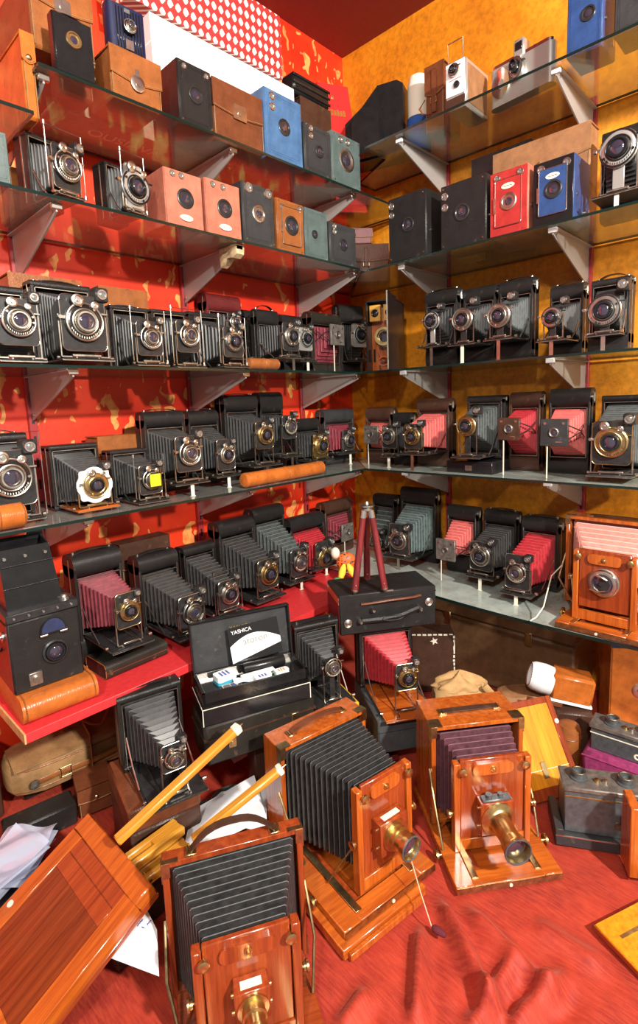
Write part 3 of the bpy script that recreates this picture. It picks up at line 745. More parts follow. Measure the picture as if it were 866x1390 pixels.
    if lens_kind == 'barrel': prof = [(r*1.1, -.001), (r*1.1, .003), (r*.8, .004), (r*.8, .010), (r*.86, .011), (r*.86, .014), (r*.72, .015), (r*.72, .026), (r*.84, .028), (r*.88, .034), (r*.88, .038), (r*.76, .038), (r*.68, .030)]; gl = .031; gr = r*.7
    elif lens_kind == 'long': prof = [(r*1.25, -.001), (r*1.25, .003), (r*1.08, .0045), (r*.95, .006), (r*.8, .008), (r*.72, .012), (r*.68, .05), (r*.72, .052), (r*.8, .054), (r*.83, .066), (r*.9, .068), (r*.92, .074), (r*.84, .075), (r*.78, .06)]; gl = .061; gr = r*.79
    else: prof = [(r*1.2, -.001), (r*1.2, .003), (r*1.1, .004), (r*1.02, .010), (r*1.05, .012), (r*.95, .013), (r*.8, .013), (r*.78, .009)]; gl = .009; gr = r*.8
    Lb = obj('lens_barrel', MB().lathe(c0, (0, -1, 0), prof, 40), 'brass' if lens_kind != 'disc' else 'nickel', T)
    obj('lens', MB().lathe((0, yl-gl, lz), (0, -1, 0), [(gr, 0), (gr*.9, .0012), (gr*.5, .0028), (.0001, .0034)], 28), 'lens_glass', Lb)
    if lens_kind == 'barrel' or lens_kind == 'long':
        yy = prof[-3][1]
        obj('lens_rim', MB().ring((0, yl-yy, lz), (0, 1, 0), r*(.82 if lens_kind == 'barrel' else .88), r*.06, 36, 8), 'gunmetal', Lb)
    else:
        obj('shutter_blade', MB().prism([(r*.6*cos(a)*(.5 if 1 < k < 5 else 1), lz+r*.6*sin(a)) for k, a in enumerate([i*pi/4 for i in range(8)])], yl-.0125, yl-.011, 'y').cyl((0, yl-.011, lz), (0, yl-.016, lz), r*.2, n=16), 'black_metal', Lb)
        obj('shutter_spring', MB().tube([(-r*.9, yl-.014, lz-r*.6), (-r*.3, yl-.017, lz-r*.66), (r*.3, yl-.016, lz-r*.5)], .0016, 6).tube([(-r*.5, yl-.014, lz+r*.7), (0, yl-.018, lz+r*.62), (r*.4, yl-.016, lz+r*.4)], .002, 6), 'nickel', Lb)
    # bellows
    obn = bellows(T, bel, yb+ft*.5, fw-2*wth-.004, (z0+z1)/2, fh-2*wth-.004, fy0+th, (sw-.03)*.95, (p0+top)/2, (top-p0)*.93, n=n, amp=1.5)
    # side struts
    for s in (-1, 1):
        xs = s*(sw/2+.0025)
        obj('side_strut', MB().tube([(xs, fy0+.004, max(lz, low+.04)), (s*(bw/2-rail*.4), fy0+.05, bt+.004)] if base else [(xs, fy0, lz), (xs, fy0+.02, lz-.05)], .0032, 6, .4), 'dark_brass', T)
        obj('strut_knob', MB().lathe((xs, fy0+.004, max(lz, low+.04)), (s, 0, 0), [(.005, 0), (.0055, .003), (.0075, .004), (.0075, .007), (.0001, .0075)], 18), 'brass', T)
        obj('back_stay', MB().tube([(s*fw/2+xb+s*.002, yb+.01, z0+fh*.55), (s*(fw/2+.004)+xb, yb-.03, z0+fh*.3), (s*(bw/2-.004), yb-.06, bt+.003)], .0022, 6, .5), 'dark_brass', T)
    return T
# ------------------------------------------------------------------ the corner of the shop
def wbox(name, mat, *a, **k): return struct(obj(name, MB().box(*a, **k), mat))
wbox('wall_left', 'red_wall', -3.0, .1, 0, .1, 0, 2.81)
wbox('wall_right', 'orange_wall', 0, .1, -3.0, 0, 0, 2.81)
wbox('ceiling', 'ceiling_red', -3.0, .1, -3.0, .1, 2.81, 2.9)
wbox('floor', 'floor_dark', -3.0, .1, -3.0, .1, -.1, 0)
PL = (-1.138, -.714, -.275); PR = (-.413, -.832, -1.25)
for i, x in enumerate(PL):
    T = thing('shelf_standard', ('dark red slotted metal shelf upright at far left on the red wall', 'dark red slotted metal shelf upright in the middle of the red wall', 'dark red slotted metal shelf upright on the red wall nearest the corner')[i], 'shelf upright', (x, 0, .9), 0, 'red shelf uprights')
    obj('channel', MB().box(-.009, .009, -.012, -.0005, 0, 1.3, .001), 'slotted_post', T)
    obj('channel_top', MB().box(-.009, .009, -.012, -.0005, 1.3005, 1.46, .001), 'red_post', T)
for i, y in enumerate(PR):
    T = thing('shelf_standard', ('red slotted metal shelf upright on the orange wall nearest the corner', 'red slotted metal shelf upright in the middle of the orange wall', 'red slotted metal shelf upright at the right edge of the orange wall')[i], 'shelf upright', (0, y, .9), -pi/2, 'red shelf uprights')
    obj('channel', MB().box(-.009, .009, -.012, -.0005, 0, 1.3, .001), 'slotted_post', T)
    obj('channel_top', MB().box(-.009, .009, -.012, -.0005, 1.3005, 1.46, .001), 'red_post', T)
SN = ['top', 'second', 'third', 'fourth']
def bracket(side, u, z, lab):
    T = thing('shelf_bracket', lab, 'shelf bracket', (u, -.0125, z-.0036) if side == 'L' else (-.0125, u, z-.0036), base_rot(side), 'tapered metal shelf brackets')
    L = -(DEP-.035); H = -.098
    m = MB().prism([(0, -.001), (L, -.001), (L, -.014), (L*.92, -.022), (0, H)], -.0016, .0016)
    m.box(-.011, .011, L, 0, -.0022, 0)
    obj('arm', m, 'bracket_grey', T)
    obj('end_lip', MB().box(-.010, .010, L-.004, L+.004, -.010, .0005, .001), 'white_card' if side == 'R' else 'nickel', T)
    obj('bolt', MB().cyl((-.0035, L*.93, -.010), (.0035, L*.93, -.010), .0025, n=10).cyl((-.0035, -.012, -.085), (.0035, -.012, -.085), .003, n=10), 'nickel', T)
    if 'second red-wall' in lab and 'middle' in lab:
        m = MB()
        for k in range(6): m.add([(x*(1+.15*sin(k*2.1+x*90)), L+.0-.004+k*.013, zz*(1+.2*sin(k*1.7))) for x, zz in ((-.013, .001), (.013, .001), (.011, -.02-.003*k), (-.011, -.02-.003*k))], [])
        f = [(k*4+j, k*4+(j+1)%4, k*4+4+(j+1)%4, k*4+4+j) for k in range(5) for j in range(4)] + [(0,1,2,3), (20,21,22,23)]
        m.f += f; obj('wrapped_tape', m, 'masking_tape', T, 'crumpled beige tape wrapped round the bracket tip')
for k, z in enumerate((ZL1, ZL2, Z3, Z4)):
    for i, u in enumerate(PL):
        bracket('L', u, z-.003, 'tapered grey bracket under the %s red-wall glass shelf, on the %s upright' % (SN[k], ('far left', 'middle', 'corner')[i]))
for k, z in enumerate((ZR1, ZR2, Z3, Z4)):
    for i, u in enumerate(PR[:2]):
        bracket('R', u, z-.003, 'pale tapered bracket under the %s orange-wall glass shelf, on the %s upright' % (SN[k], ('corner', 'middle')[i]))
def glass(name, label, poly, ztop, th=.006, gm='shelf_glass'):
    T = thing(name, label, 'shelf', (0, 0, ztop), 0, 'glass shelves')
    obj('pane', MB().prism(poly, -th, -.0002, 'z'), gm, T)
    m = MB(); n = len(poly)
    for a, b in zip(poly, poly[1:]+poly[:1]):
        if min(abs(a[0])+abs(b[0]), abs(a[1])+abs(b[1])) < .02: continue
        a = Vector((*a, 0)); b = Vector((*b, 0)); d = (b-a).normalized(); q = Vector((d.y, -d.x, 0))*.0006
        vs = [a-q*.5, b-q*.5, b+q, a+q]; vs = [v+Vector((0, 0, -.0001)) for v in vs]+[v+Vector((0, 0, -th+.0001)) for v in vs]
        m.add(vs, [(0,1,2,3), (4,5,6,7), (0,1,5,4), (1,2,6,5), (2,3,7,6), (3,0,4,7)])
    obj('polished_edge', m, 'glass_edge', T)
e = .003
for k, z in enumerate((ZL1, ZL2, Z3, Z4)):
    if k == 0: pl = [(-1.153, -DEP), (-.2, -DEP), (-.012, -DEP), (-.012, -.013), (-1.153, -.013)]
    else: pl = [(-1.9, -DEP), (-DEP, -DEP), (-.013, -.013), (-1.9, -.013)]
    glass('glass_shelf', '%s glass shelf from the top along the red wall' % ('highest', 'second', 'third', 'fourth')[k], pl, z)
for k, z in enumerate((ZR1, ZR2, Z3, Z4)):
    if k == 0: pr = [(-DEP, -1.9), (-.013, -1.9), (-.013, -.14), (-.1, -.14), (-.18, -.31), (-DEP, -.31)]
    else: pr = [(-DEP, -1.9), (-.013, -1.9), (-.013-e, -.013-e*2.5), (-DEP, -DEP-e)]
    glass('glass_shelf', '%s glass shelf from the top along the orange wall' % ('highest', 'second', 'third', 'fourth')[k], pr, z, gm='dust_sheen_glass' if k == 3 else 'shelf_glass')
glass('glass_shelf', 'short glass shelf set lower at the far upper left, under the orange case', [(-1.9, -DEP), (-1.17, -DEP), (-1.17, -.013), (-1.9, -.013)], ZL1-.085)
arc = [(-.345-.03*sin(pi*k/12), -1.35+(1.35-.395)*k/12) for k in range(13)]
glass('glass_shelf', 'lowest curved glass shelf along the orange wall, under the wooden camera', [(-.013, -1.35)] + [(-.013, -.013), (-.36, -.013), (-.36, -.39)] + arc[::-1], Z5, .008, 'dust_sheen_glass')
xL = P(36, 998, Z5).x
T = thing('red_shelf', 'red painted wooden shelf board at the bottom of the red wall', 'shelf', (0, 0, Z5), 0)
obj('board', MB().box(xL, -.364, -.39, -.0135, -.018, 0, .001), 'shelf_red_paint', T)
obj('raw_end', MB().box(xL-.003, xL, -.39, -.0135, -.0175, -.0005), 'pale_wood', T)

# ------------------------------------------------------------------ top shelf, red wall
zq = ZL1-.0848; cq, _, _ = seat('L', zq, .25, 42, 59, 0); hq = height_to(cq, 46)
shelf_box('orange leather case at far upper left, under the tan suitcase', 'L', zq, .25, 38, 56, 46, .2, name='CASE', skin='orange_leather', clasp='stud', flap=.3)
c, w, a = seat('L', zq+hq, .22, 46, 131, 0)
T = leather_case('tan suitcase with brown sides at top left, lying over the orange case', Vector((c.x, c.y, zq+hq+.0035)), a, w, .13, .2, 'tan_leather', flap=.35, clasp='plate', cat='suitcase', name='suitcase', group=None, strap=False)
cs, ws, as_ = seat('L', ZL1, .215, 84, 128, 0)
obj('side_panel', MB().box(-w/2-.0012, -w/2+.001, .003, .197, .003, .127), 'brown_leather', T)
leather_case('brown leather case behind the brass-ringed camera, holding up the tan suitcase', cs, as_, ws, zq+hq+.0035-ZL1-.0028, .052, 'brown_leather', clasp='stud', flap=.3)
T = shelf_box('black leather box camera with brass-ringed lens at the left end of the top shelf', 'L', ZL1, .277, 76, 131, 24, .02, R=.19, lens=(.5, .62), finders=(), border=False, skin='smooth_black', ringm='brass', rivets=False)
T = shelf_box('tan leather case with round metal clasp on top shelf, under the navy camera', 'L', ZL1, .27, 152, 222, 76, .1, name='CASE', skin='tan_leather', clasp='round', flap=.52, pointed=True)
c, w, a = seat('L', ZL1+.11, .255, 149, 201, -4)
BK = [o for o in COL.objects if o.name.startswith('leather_case') and o.parent is None][-1]; hh = max((o.bound_box[1][2]) for o in BK.children if o.name.startswith('flap'))
T = thing('bakelite_camera', 'navy ribbed bakelite camera standing on the tan leather case', 'camera', (c.x, c.y, ZL1+hh+.0005), a, GB)
m = MB().prism(rrect(-w/2, w/2, 0, .034, .012, 5), 0, .092, 'z'); obj('body', m, 'navy_leather', T)
m = MB()
for k in range(9): m.box(-w*.3+k*w*.075, -w*.3+k*w*.075+w*.03, -.0025, .001, .006, .086, .0008)
obj('ribbed_front', m, 'enamel', T)
shutter(T, -.003, .052, .013, 'round'); obj('finder_window', MB().box(-.006, .006, -.003, .001, .079, .087, .001), 'finder_glass', T)
obj('name_plate', MB().box(-.008, .008, -.004, -.002, .012, .03), 'nickel', T)
shelf_box('black box camera with side knobs, between tan clasp case and flat brown case', 'L', ZL1, .27, 244, 291, 88, .1, R=.2, finders=((.2,.9),(.85,.9)), skin='black_leather')
shelf_box('flat brown leather case with oval clasp beside the light blue box camera', 'L', ZL1, .262, 291, 360, 122, .09, name='CASE', skin='brown_leather', clasp='plate', flap=.45)
shelf_box('light blue box camera at the edge of the top shelf', 'L', ZL1, .272, 361, 412, 129, .1, R=.15, lens=(.5,.52), finders=((.2,.9),(.2,.75)), skin='light_blue_leather', rivets=False)
shelf_box('small black box camera right of the light blue one', 'L', ZL1, .272, 414, 450, 172, .07, R=.15, lens=(.55,.5), finders=((.25,.9),(.25,.75)), skin='charcoal_leather')
shelf_box('green-grey box camera with ringed lens, last on the top red-wall shelf', 'L', ZL1, .274, 451, 490, 185, .07, R=.24, lens=(.5,.52), finders=((.3,.88),(.55,.88)), skin='green_leather', ringm='nickel', border=False)
# boxes lying behind them
c, w, a = seat('L', ZL1, .158, 92, 400, 0)
T = thing('flat_box', 'wide flat khaki cardboard box seen from below through the top glass shelf', 'box', c, a)
obj('box_body', MB().box(-w/2, w/2, 0, .138, 0, .044, .001), 'khaki_card', T); obj('lid_edge', MB().box(-w/2-.0006, w/2+.0006, -.0006, .1386, .020, .0215), 'khaki_card', T)
q_, _, _ = seat('L', ZL1, .09, 133, 198, 0)
text('printed_word', 'OUSIAVA', .042, 'ivory', T, (q_.x-c.x, .055, -.0004), (pi, 0, 0), .0001)
c, w, a = seat('L', ZL1+.0445, .14, 214, 404, 0); hb_ = height_to(c, 74)
T = thing('carton', 'long white cardboard box lying behind the cameras on the top shelf', 'box', c, a)
obj('tray', MB().box(-w/2+.001, w/2-.001, .001, .119, 0, hb_-.02), 'white_card', T)
obj('lid', MB().box(-w/2, w/2, 0, .12, hb_-.06, hb_, .001), 'white_card', T)
c2, w2, a2 = seat('L', ZL1+.0445+hb_+.0006, .15, 172, 384, 0); w2 = min(w2, w+.1)
T = thing('gift_box', 'red and white patterned paper box on top of the long white box', 'box', c2, a2)
obj('box_base', MB().box(-w2/2+.001, w2/2-.001, .001, .119, 0, .08), 'checked_paper', T)
obj('lid', MB().box(-w2/2, w2/2, 0, .12, .03, .16, .001), 'checked_paper', T)
c, w, a = seat('L', ZL1, .13, 412, 452, 0); h = height_to(c, 142)
leather_case('small brown leather pouch between blue box camera and red booklet', c, a, w, h, .06, 'dark_brown_leather', clasp='stud', flap=.5)
T = thing('ribbed_case', 'black ribbed case lying on the small brown pouch near the ceiling corner', 'camera case', (c.x-.01, c.y, ZL1+h+.003), a, 'leather camera cases')
obj('case_body', MB().box(-w*.62, w*.55, -.004, .05, 0, .058, .006), 'smooth_black', T)
for k in range(3): obj('rib', MB().box(-w*.63, w*.56, -.008, -.003, .008+k*.018, .016+k*.018, .002), 'worn_black' if k == 1 else 'smooth_black', T)
c, w, a = seat('L', ZL1, .13, 459, 499, -14); h = height_to(c, 118)
T = thing('booklet', 'red booklet with gold crest leaning in the corner of the top shelf', 'booklet', c, a, tilt=(radians(-4), radians(-7)))
T.location.z += .012
obj('pages', MB().box(-w/2+.001, w/2-.002, .001, .009, .001, h-.001), 'white_paper', T)
q = obj('cover', MB().box(-w/2, w/2, 0, .0012, 0, h).box(-w/2, w/2, .009, .0102, 0, h).box(-w/2, -w/2+.0012, 0, .0102, 0, h), 'red_book', T)

m = MB()
for k in range(6): m.box(-w*.3+k*w*.1, -w*.3+k*w*.1+w*.07, -.0006, .0002, h*.76, h*.80+.002*(k % 2))
obj('gold_title', m, 'gold_letters', q); obj('crest', MB().lathe((-.008, 0, h*.9), (0, -1, 0), [(.006, 0), (.005, .0005), (.002, .0006)], 5), 'gold_letters', q)

# ------------------------------------------------------------------ top shelf, orange wall
c, w, a = seat('R', ZR1, .2, 470, 548, 18); K = height_to(c, 118)/.105
T = thing('camera_case', 'black leather ever-ready camera case with pointed prism hump in the corner', 'camera case', c, a, 'leather camera cases')
m = MB().prism([(-w/2, 0), (w/2, 0), (w/2, .098*K), (w*.4, .105*K), (w*.08, .105*K), (-w*.2, .08*K), (-w/2, .062*K)], 0, .075, 'y'); obj('case_body', m, 'smooth_black', T)
obj('lens_bulge', MB().prism([(-w*.3, .004), (w*.2, .004), (w*.17, .05*K), (w*.02, .066*K), (-w*.1, .066*K), (-w*.28, .05*K)], -.045, .002, 'y'), 'smooth_black', T)
obj('snap_tab', MB().box(-.008, .008, -.001, .002, .066, .08, .0006).cyl((0, -.001, .073), (0, -.004, .073), .004, n=12), 'smooth_black', T)
c, w, a = seat('R', ZR1, .15, 551, 577, 0); K = height_to(c, 97)/.131
T = thing('bottle', 'white bottle with blue lower half beside the black prism case', 'bottle', c+Vector((.02, 0, 0)), a)
obj('lower_sleeve', MB().lathe((0, 0, 0), (0, 0, 1), [(w*.5, 0), (w*.52, .002), (w*.52, .055*K), (w*.49, .056*K)], 24), 'blue_cloth', T)
obj('upper_part', MB().lathe((0, 0, .0565*K), (0, 0, 1), [(w*.48, 0), (w*.49, .05*K), (w*.4, .068*K), (w*.15, .074*K), (.0001, .075*K)], 24), 'ivory', T)
c, w, a = seat('R', ZR1, .2, 578, 603, 0); K = height_to(c, 88)
T = leather_case('reddish brown leather case with straps beside the silver cine camera', c, a, w, K, .09, 'brown_leather', clasp='strap', flap=.4)
obj('hanging_strap', MB().tube([(-w*.5, -.004, .09), (-w*.7, -.012, .07), (-w*.5, -.014, .05), (-w*.1, -.008, .045)], .004, 8, .3), 'tan_leather', T)
# cine camera
c, w, a = seat('R', ZR1, .265, 605, 632, 0); h = height_to(c, 82)
T = thing('cine_camera', 'silver cine camera with open wire sports finder on the top shelf', 'camera', c, a)
obj('body', MB().box(-w/2, w/2, 0, .12, 0, h, .003), 'silver_paint', T)
obj('front_plate', MB().box(-w/2+.002, w/2-.002, -.0025, .001, h*.28, h*.97, .001), 'white_card', T)
obj('grip', MB().box(-w/2+.001, w/2-.001, -.003, .001, .002, h*.24, .001), 'dark_brown_leather', T)
obj('side_leather', MB().box(w/2-.001, w/2+.0012, .012, .11, h*.1, h*.9), 'suede_brown', T)
shutter(T, -.003, h*.78, w*.26, 'chrome'); dial(T, w*.1, -.003, h*.48, w*.14, 'black_metal'); obj('red_stripe', MB().box(-w*.3, w*.3, -.0033, -.002, h*.6, h*.612), 'red_leather', T)
obj('wire_finder', MB().tube([(-w*.4, .004, h), (-w*.4, .002, h+.045), (w*.35, .002, h+.045), (w*.35, .004, h), ], .0015, 6, closed=True), 'chrome', T)
# silver viewfinder camera
c, w, a = seat('R', ZR1, .2, 664, 750, -6)
T = thing('viewfinder_camera', 'shiny silver compact camera with rounded ends right of the cine camera', 'camera', c, a)
T.scale = (1, 1, height_to(c, 52)/.089)
obj('body', MB().prism(rrect(-w/2, w/2, 0, .03, .0149, 8), .0, .062, 'z'), 'silver_paint', T)
obj('top_plate', MB().prism(rrect(-w/2+.004, w/2-.004, .002, .028, .012, 8), .0615, .068, 'z'), 'chrome', T)
obj('finder_housing', MB().box(-.016, .012, -.003, .026, .06, .089, .003), 'silver_paint', T)
obj('finder_window', MB().box(-.011, .007, -.0045, -.002, .071, .084, .001), 'enamel', T)
shutter(T, -.001, .042, .017, 'chrome', x=-.002, deep=.02)
obj('flash_reflector', MB().lathe((-w*.3, -.001, .034), (0, -1, 0), [(.024, -.002), (.024, .004), (.02, .002), (.008, -.001), (.0001, -.0012)], 28), 'chrome', T)
obj('shutter_button', MB().cyl((.03, .015, .067), (.03, .015, .073), .004, n=12), 'nickel', T)
shelf_box('dark blue box camera on the top orange-wall shelf, cut by the frame top', 'R', ZR1, .26, 768, 818, -30, .09, R=.2, lens=(.6, .5), finders=(), skin='blue_leather')
shelf_box('black leather camera in the upper right corner, beside the dark blue box', 'R', ZR1, .26, 832, 905, -60, .08, finders=(), skin='charcoal_leather')

# ------------------------------------------------------------------ second shelf, red wall
shelf_box('pale grey-blue box at the far left end of the second shelf', 'L', ZL2, .275, -42, 17, 172, .06, finders=(), lens=(.2,.5), skin='green_leather', edge='ivory', border=True, rivets=False)
T = thing('hanging_strap', 'black leather strap hanging down at the left edge over the pale grey box', 'strap', P(4, 60, 2.30)*1.0, 0)
pS = P(4, 60, 2.30); pS = Vector((-1.395, -.26, 2.03)); T.location = pS
obj('strap_band', MB().tube([(.0, 0, .19), (-.004, .0, .12), (.003, -.002, .06), (.012, -.002, .0)], .006, 8, .3, up=(0,1,0)), 'smooth_black', T)
obj('strap_buckle', MB().tube([(-.008, -.004, .15), (.008, -.004, .15), (.008, -.004, .17), (-.008, -.004, .17)], .0018, 6, closed=True), 'chrome', T)
shelf_box('tan leather case behind the first open plate camera on the second shelf', 'L', ZL2, .12, 18, 52, 232, .08, name='CASE', skin='tan_leather', clasp='stud')
shelf_folder('open plate camera with tall wire frame, first on the second red-wall shelf', 'L', ZL2, .2, 44, 88, 185, (113, 228), 20, style='round', front='frame', wire=True, hb=.06, ct=.06, skin='black_leather', stand=False, elim=(.04,.065), yaw=10)
shelf_folder('open plate camera with big silver shutter, left of the pink box cameras', 'L', ZL2, .21, 148, 176, 222, (184, 256), 22, style='silver', front='frame', wire=True, hb=.06, ct=.06, skin='smooth_black', stand=False, elim=(.03,.055), fin=False, yaw=8)
shelf_box('pink leather box camera, the taller left one of the two', 'L', ZL2, .272, 226, 278, 233, .1, R=.21, lens=(.52,.52), finders=((.22,.91),(.45,.91)), skin='pink_leather', badge=.17, border=False, ringm='black_metal', rivets=False)
shelf_box('pink leather box camera, the right one beside the dark grey box', 'L', ZL2, .272, 281, 329, 247, .1, R=.2, lens=(.52,.52), finders=((.22,.9),(.5,.9)), skin='pink_leather', badge=.17, border=False, ringm='black_metal', rivets=False)
shelf_box('dark grey box camera between pink and tan ones', 'L', ZL2, .272, 331, 374, 251, .1, R=.2, lens=(.5,.52), finders=((.2,.9),(.82,.9)), skin='charcoal_leather', finr=.1, ringm='nickel')
shelf_box('tan box camera with black metal frame lines on its front', 'L', ZL2, .272, 377, 414, 273, .1, R=.24, lens=(.5,.52), finders=((.2,.85),(.85,.9)), skin='tan_leather', plate='tan_leather')
shelf_box('plain green-grey box camera with tiny lens', 'L', ZL2, .266, 415, 446, 285, .09, R=.12, lens=(.4,.5), finders=(), skin='green_leather', rivets=False)
shelf_box('small black box camera at the corner end of the second red-wall shelf', 'L', ZL2, .272, 448, 484, 305, .08, R=.14, lens=(.5,.5), finders=((.18,.9),(.18,.76)), skin='charcoal_leather')
c = Vector((-.13, -.14, ZL2))
T = leather_case('reddish brown leather camera case in the corner behind the black box cameras', c+Vector((.02, -.03, 0)), radians(-45), .15, .12, .06, 'brown_leather', clasp='strap', flap=.4)
T = leather_case('dark brown leather case lying askew on the reddish case in the corner', c+Vector((.0, .0, .1235)), radians(-38), .12, .05, .05, 'maroon_leather', clasp='stud', flap=.5)
# ------------------------------------------------------------------ second shelf, orange wall
shelf_box('big black box camera nearest the corner on the second orange-wall shelf', 'R', ZR2, .275, 528, 580, 263, .12, R=.15, lens=(.53,.53), finders=((.09,.88),(.09,.74)), border=False)
shelf_box('big black box camera beside the red box camera', 'R', ZR2, .27, 598, 661, 244, .1, R=.16, lens=(.48,.52), finders=((.1,.83),(.1,.66)), border=False)
shelf_box('red box camera with worn metal front edge', 'R', ZR2, .272, 664, 717, 229, .1, R=.2, lens=(.52,.5), finders=((.2,.9),(.8,.9)), skin='red_leather', side_frame='pink_leather', plate='red_leather', badge=.74, border=False, rivets=False, finr=.07, ringm='nickel')
shelf_box('blue box camera with black front edge beside the red one', 'R', ZR2, .272, 722, 779, 215, .1, R=.21, lens=(.52,.52), finders=((.2,.88),(.82,.88)), skin='smooth_black', side_frame='blue_leather', plate='blue_leather', badge=.73, border=False, rivets=False, finr=.08)
T = shelf_box('dark rounded leather pouch behind the red box camera', 'R', ZR2, .1, 640, 720, 205, .05, name='CASE', skin='smooth_black', clasp=None, flap=.3)
T = shelf_box('tan brown leather case standing behind the blue box camera', 'R', ZR2, .165, 668, 800, 190, .06, name='CASE', skin='suede_brown', clasp='stud', flap=.25)
c, w, a = seat('R', ZR2, .18, 612, 640, 0)
T = thing('film_carton', 'small yellow and white film carton behind the second black box camera', 'box', Vector((-.125, c.y, ZR2)), a)
obj('carton', MB().box(-w/2, w/2, -.015, .03, 0, .12, .001), 'yellow_card', T); obj('label_panel', MB().box(-w/2+.004, w/2-.008, -.0155, -.0148, .06, .112), 'white_card', T)
shelf_folder('large folding camera with ornate metal shutter plate at the right edge of the second shelf', 'R', ZR2, .18, 812, 895, 166, (840, 203), 24, style='silver', front='bare', hb=.16, ct=.16, skin='black_leather', fin=False, elim=(.06,.08), t=.05)

# ------------------------------------------------------------------ third shelf, red wall
F = shelf_folder
F('black folding camera with round shutter, cut by the left edge on the third shelf', 'L', Z3, .15, -30, 44, 386, (24, 436), 22, hb=.06, ct=.1, elim=(.05, .1), stand=False)
F('large black plate camera with red-marked shutter, second on the third shelf', 'L', Z3, .17, 52, 134, 384, (114, 438), 26, hb=.08, ct=.08, handle=True, stand=False, elim=(.05,.085), rise=.006)
shelf_box('brown leather case behind the large black plate camera', 'L', Z3, .11, 24, 122, 377, .07, name='CASE', skin='tan_leather', clasp='stud', flap=.4)
shelf_box('brown leather case between the large plate camera and the wire-frame camera', 'L', Z3, .11, 143, 208, 393, .09, name='CASE', skin='brown_leather', clasp='stud', flap=.25, flapmat='tan_leather')
F('plate camera with chrome wire frame and silver-ringed shutter on the third shelf', 'L', Z3, .18, 156, 207, 416, (209, 459), 16, style='round', front='frame', wire=True, hb=.05, ct=.07, stand=False, elim=(.04,.075), handle=True, rise=.004)
F('plate camera with three-eyed shutter, right of the silver-ringed one', 'L', Z3, .16, 211, 258, 421, (254, 456), 15, wire=True, hb=.05, ct=.07, stand=False, elim=(.05,.09))
F('wide open plate camera with exposed bellows and wire frame beside the leather roll', 'L', Z3, .15, 261, 302, 424, (315, 464), 14, style='chrome', hb=.05, ct=.08, wire=True, stand=False, elim=(.05,.11))
F('dark red leather folding camera standing behind the plate cameras on the third shelf', 'L', Z3, .07, 286, 333, 399, (323, 438), 9, skin='maroon_leather', hb=.2, ct=.22, elim=(.03,.035), stand=False)
F('small folding camera with round shutter peeking behind the leather roll', 'L', Z3, .06, 336, 352, 420, (344, 437), 10, style='aged', hb=.1, ct=.2, elim=(.015,.02), stand=False, front='bare', fin=False)
F('folding camera with brass-ringed lens and dark bellows, right of the leather roll', 'L', Z3, .14, 352, 382, 420, (394, 457), 13, t=.03, style='aged', hb=.22, ct=.24, handle=True, elim=(.05,.1))
F('folding camera with bright silver shutter left of the square plate camera', 'L', Z3, .12, 386, 414, 427, (414, 460), 11, style='silver', hb=.22, ct=.24, elim=(.04,.1))
a_ = P(335, 487, Z3+.011); c1, _, _ = seat('L', Z3, .262, 336, 340); c2, _, _ = seat('L', Z3, .262, 374, 378)
roll_case('small tan leather roll lying at the front edge of the third shelf', c1+Vector((0, 0, .0155)), c2+Vector((0, 0, .0155)), .0138, 'tan_leather')
F('maroon-bellows camera with square metal front plate on the third shelf', 'L', Z3, .14, 425, 464, 424, (457, 455), 10, front='square', bel='bellows_maroon', skin='worn_black', bed='plate_grey', trim='aged_nickel', elim=(.03,.07), hb=.18, ct=.2)
F('folding camera with white-faced shutter left of the wooden stereo camera', 'L', Z3, .13, 463, 496, 413, (488, 455), 11, style='silver', hb=.2, ct=.26, elim=(.03,.07), yaw=-12)
# stereo camera in an opened case
c, w, a = seat('R', Z3, .2, 502, 541, 22); h = height_to(c, 409)
T = thing('boxed_wooden_camera', 'black case standing open on a wood and brass camera with orange rubber tube', 'camera', c, a)
m = MB(); m.box(-w/2, -w/2+.004, -.03, .09, 0, h).box(w/2-.004, w/2, -.03, .09, 0, h).box(-w/2, w/2, -.03, .09, h-.004, h).box(-w/2, w/2, -.03, .09, 0, .004).box(-w/2, w/2, .085, .09, 0, h)
obj('case_shell', m, 'smooth_black', T)
obj('case_door', MB().box(w/2+.0005, w/2+.004, -.135, -.031, .0, h*1.02, .001), 'smooth_black', T)
obj('door_edge', MB().box(w/2+.0005, w/2+.0042, -.1365, -.1345, .0, h*1.02), 'aged_nickel', T)
m = MB().box(-w/2+.0045, w/2-.0045, .02, .08, .005, h-.005); obj('wooden_body', m, 'orange_wood', T)
for s in (-1, 1):
    q = obj('finder_block', MB().box(s*w*.24-w*.19, s*w*.24+w*.19, -.012, .021, h*.72, h*.95, .0015), 'yellow_wood', T)
    obj('finder_lens', MB().ring((s*w*.24, -.012, h*.835), (0, 1, 0), w*.10, w*.03).lathe((s*w*.24, -.012, h*.835), (0, -1, 0), [(w*.1, 0), (w*.06, .001), (.0001, .0015)], 20), 'enamel', q)
q = obj('lens_barrel', MB().lathe((w*.05, .021, h*.5), (0, -1, 0), [(w*.33, 0), (w*.33, .004), (w*.27, .006), (w*.27, .03), (w*.3, .032), (w*.3, .038), (w*.22, .038), (w*.2, .03)], 30), 'brass', T)
obj('lens', MB().lathe((w*.05, -.008, h*.5), (0, -1, 0), [(w*.22, 0), (w*.15, .002), (.0001, .003)], 24), 'lens_glass', q)
pts = [(w*.1+w*.24*cos(k*.55)*(1-.012*k), -.015-.001*k, h*.14+h*.065*sin(k*.55)+.001) for k in range(26)]
obj('rubber_tube', MB().tube([(-w*.2, -.0, h*.42), (-w*.15, -.008, h*.3), (-w*.05, -.012, h*.2)]+pts, .0026, 8), 'rubber_tube', T)
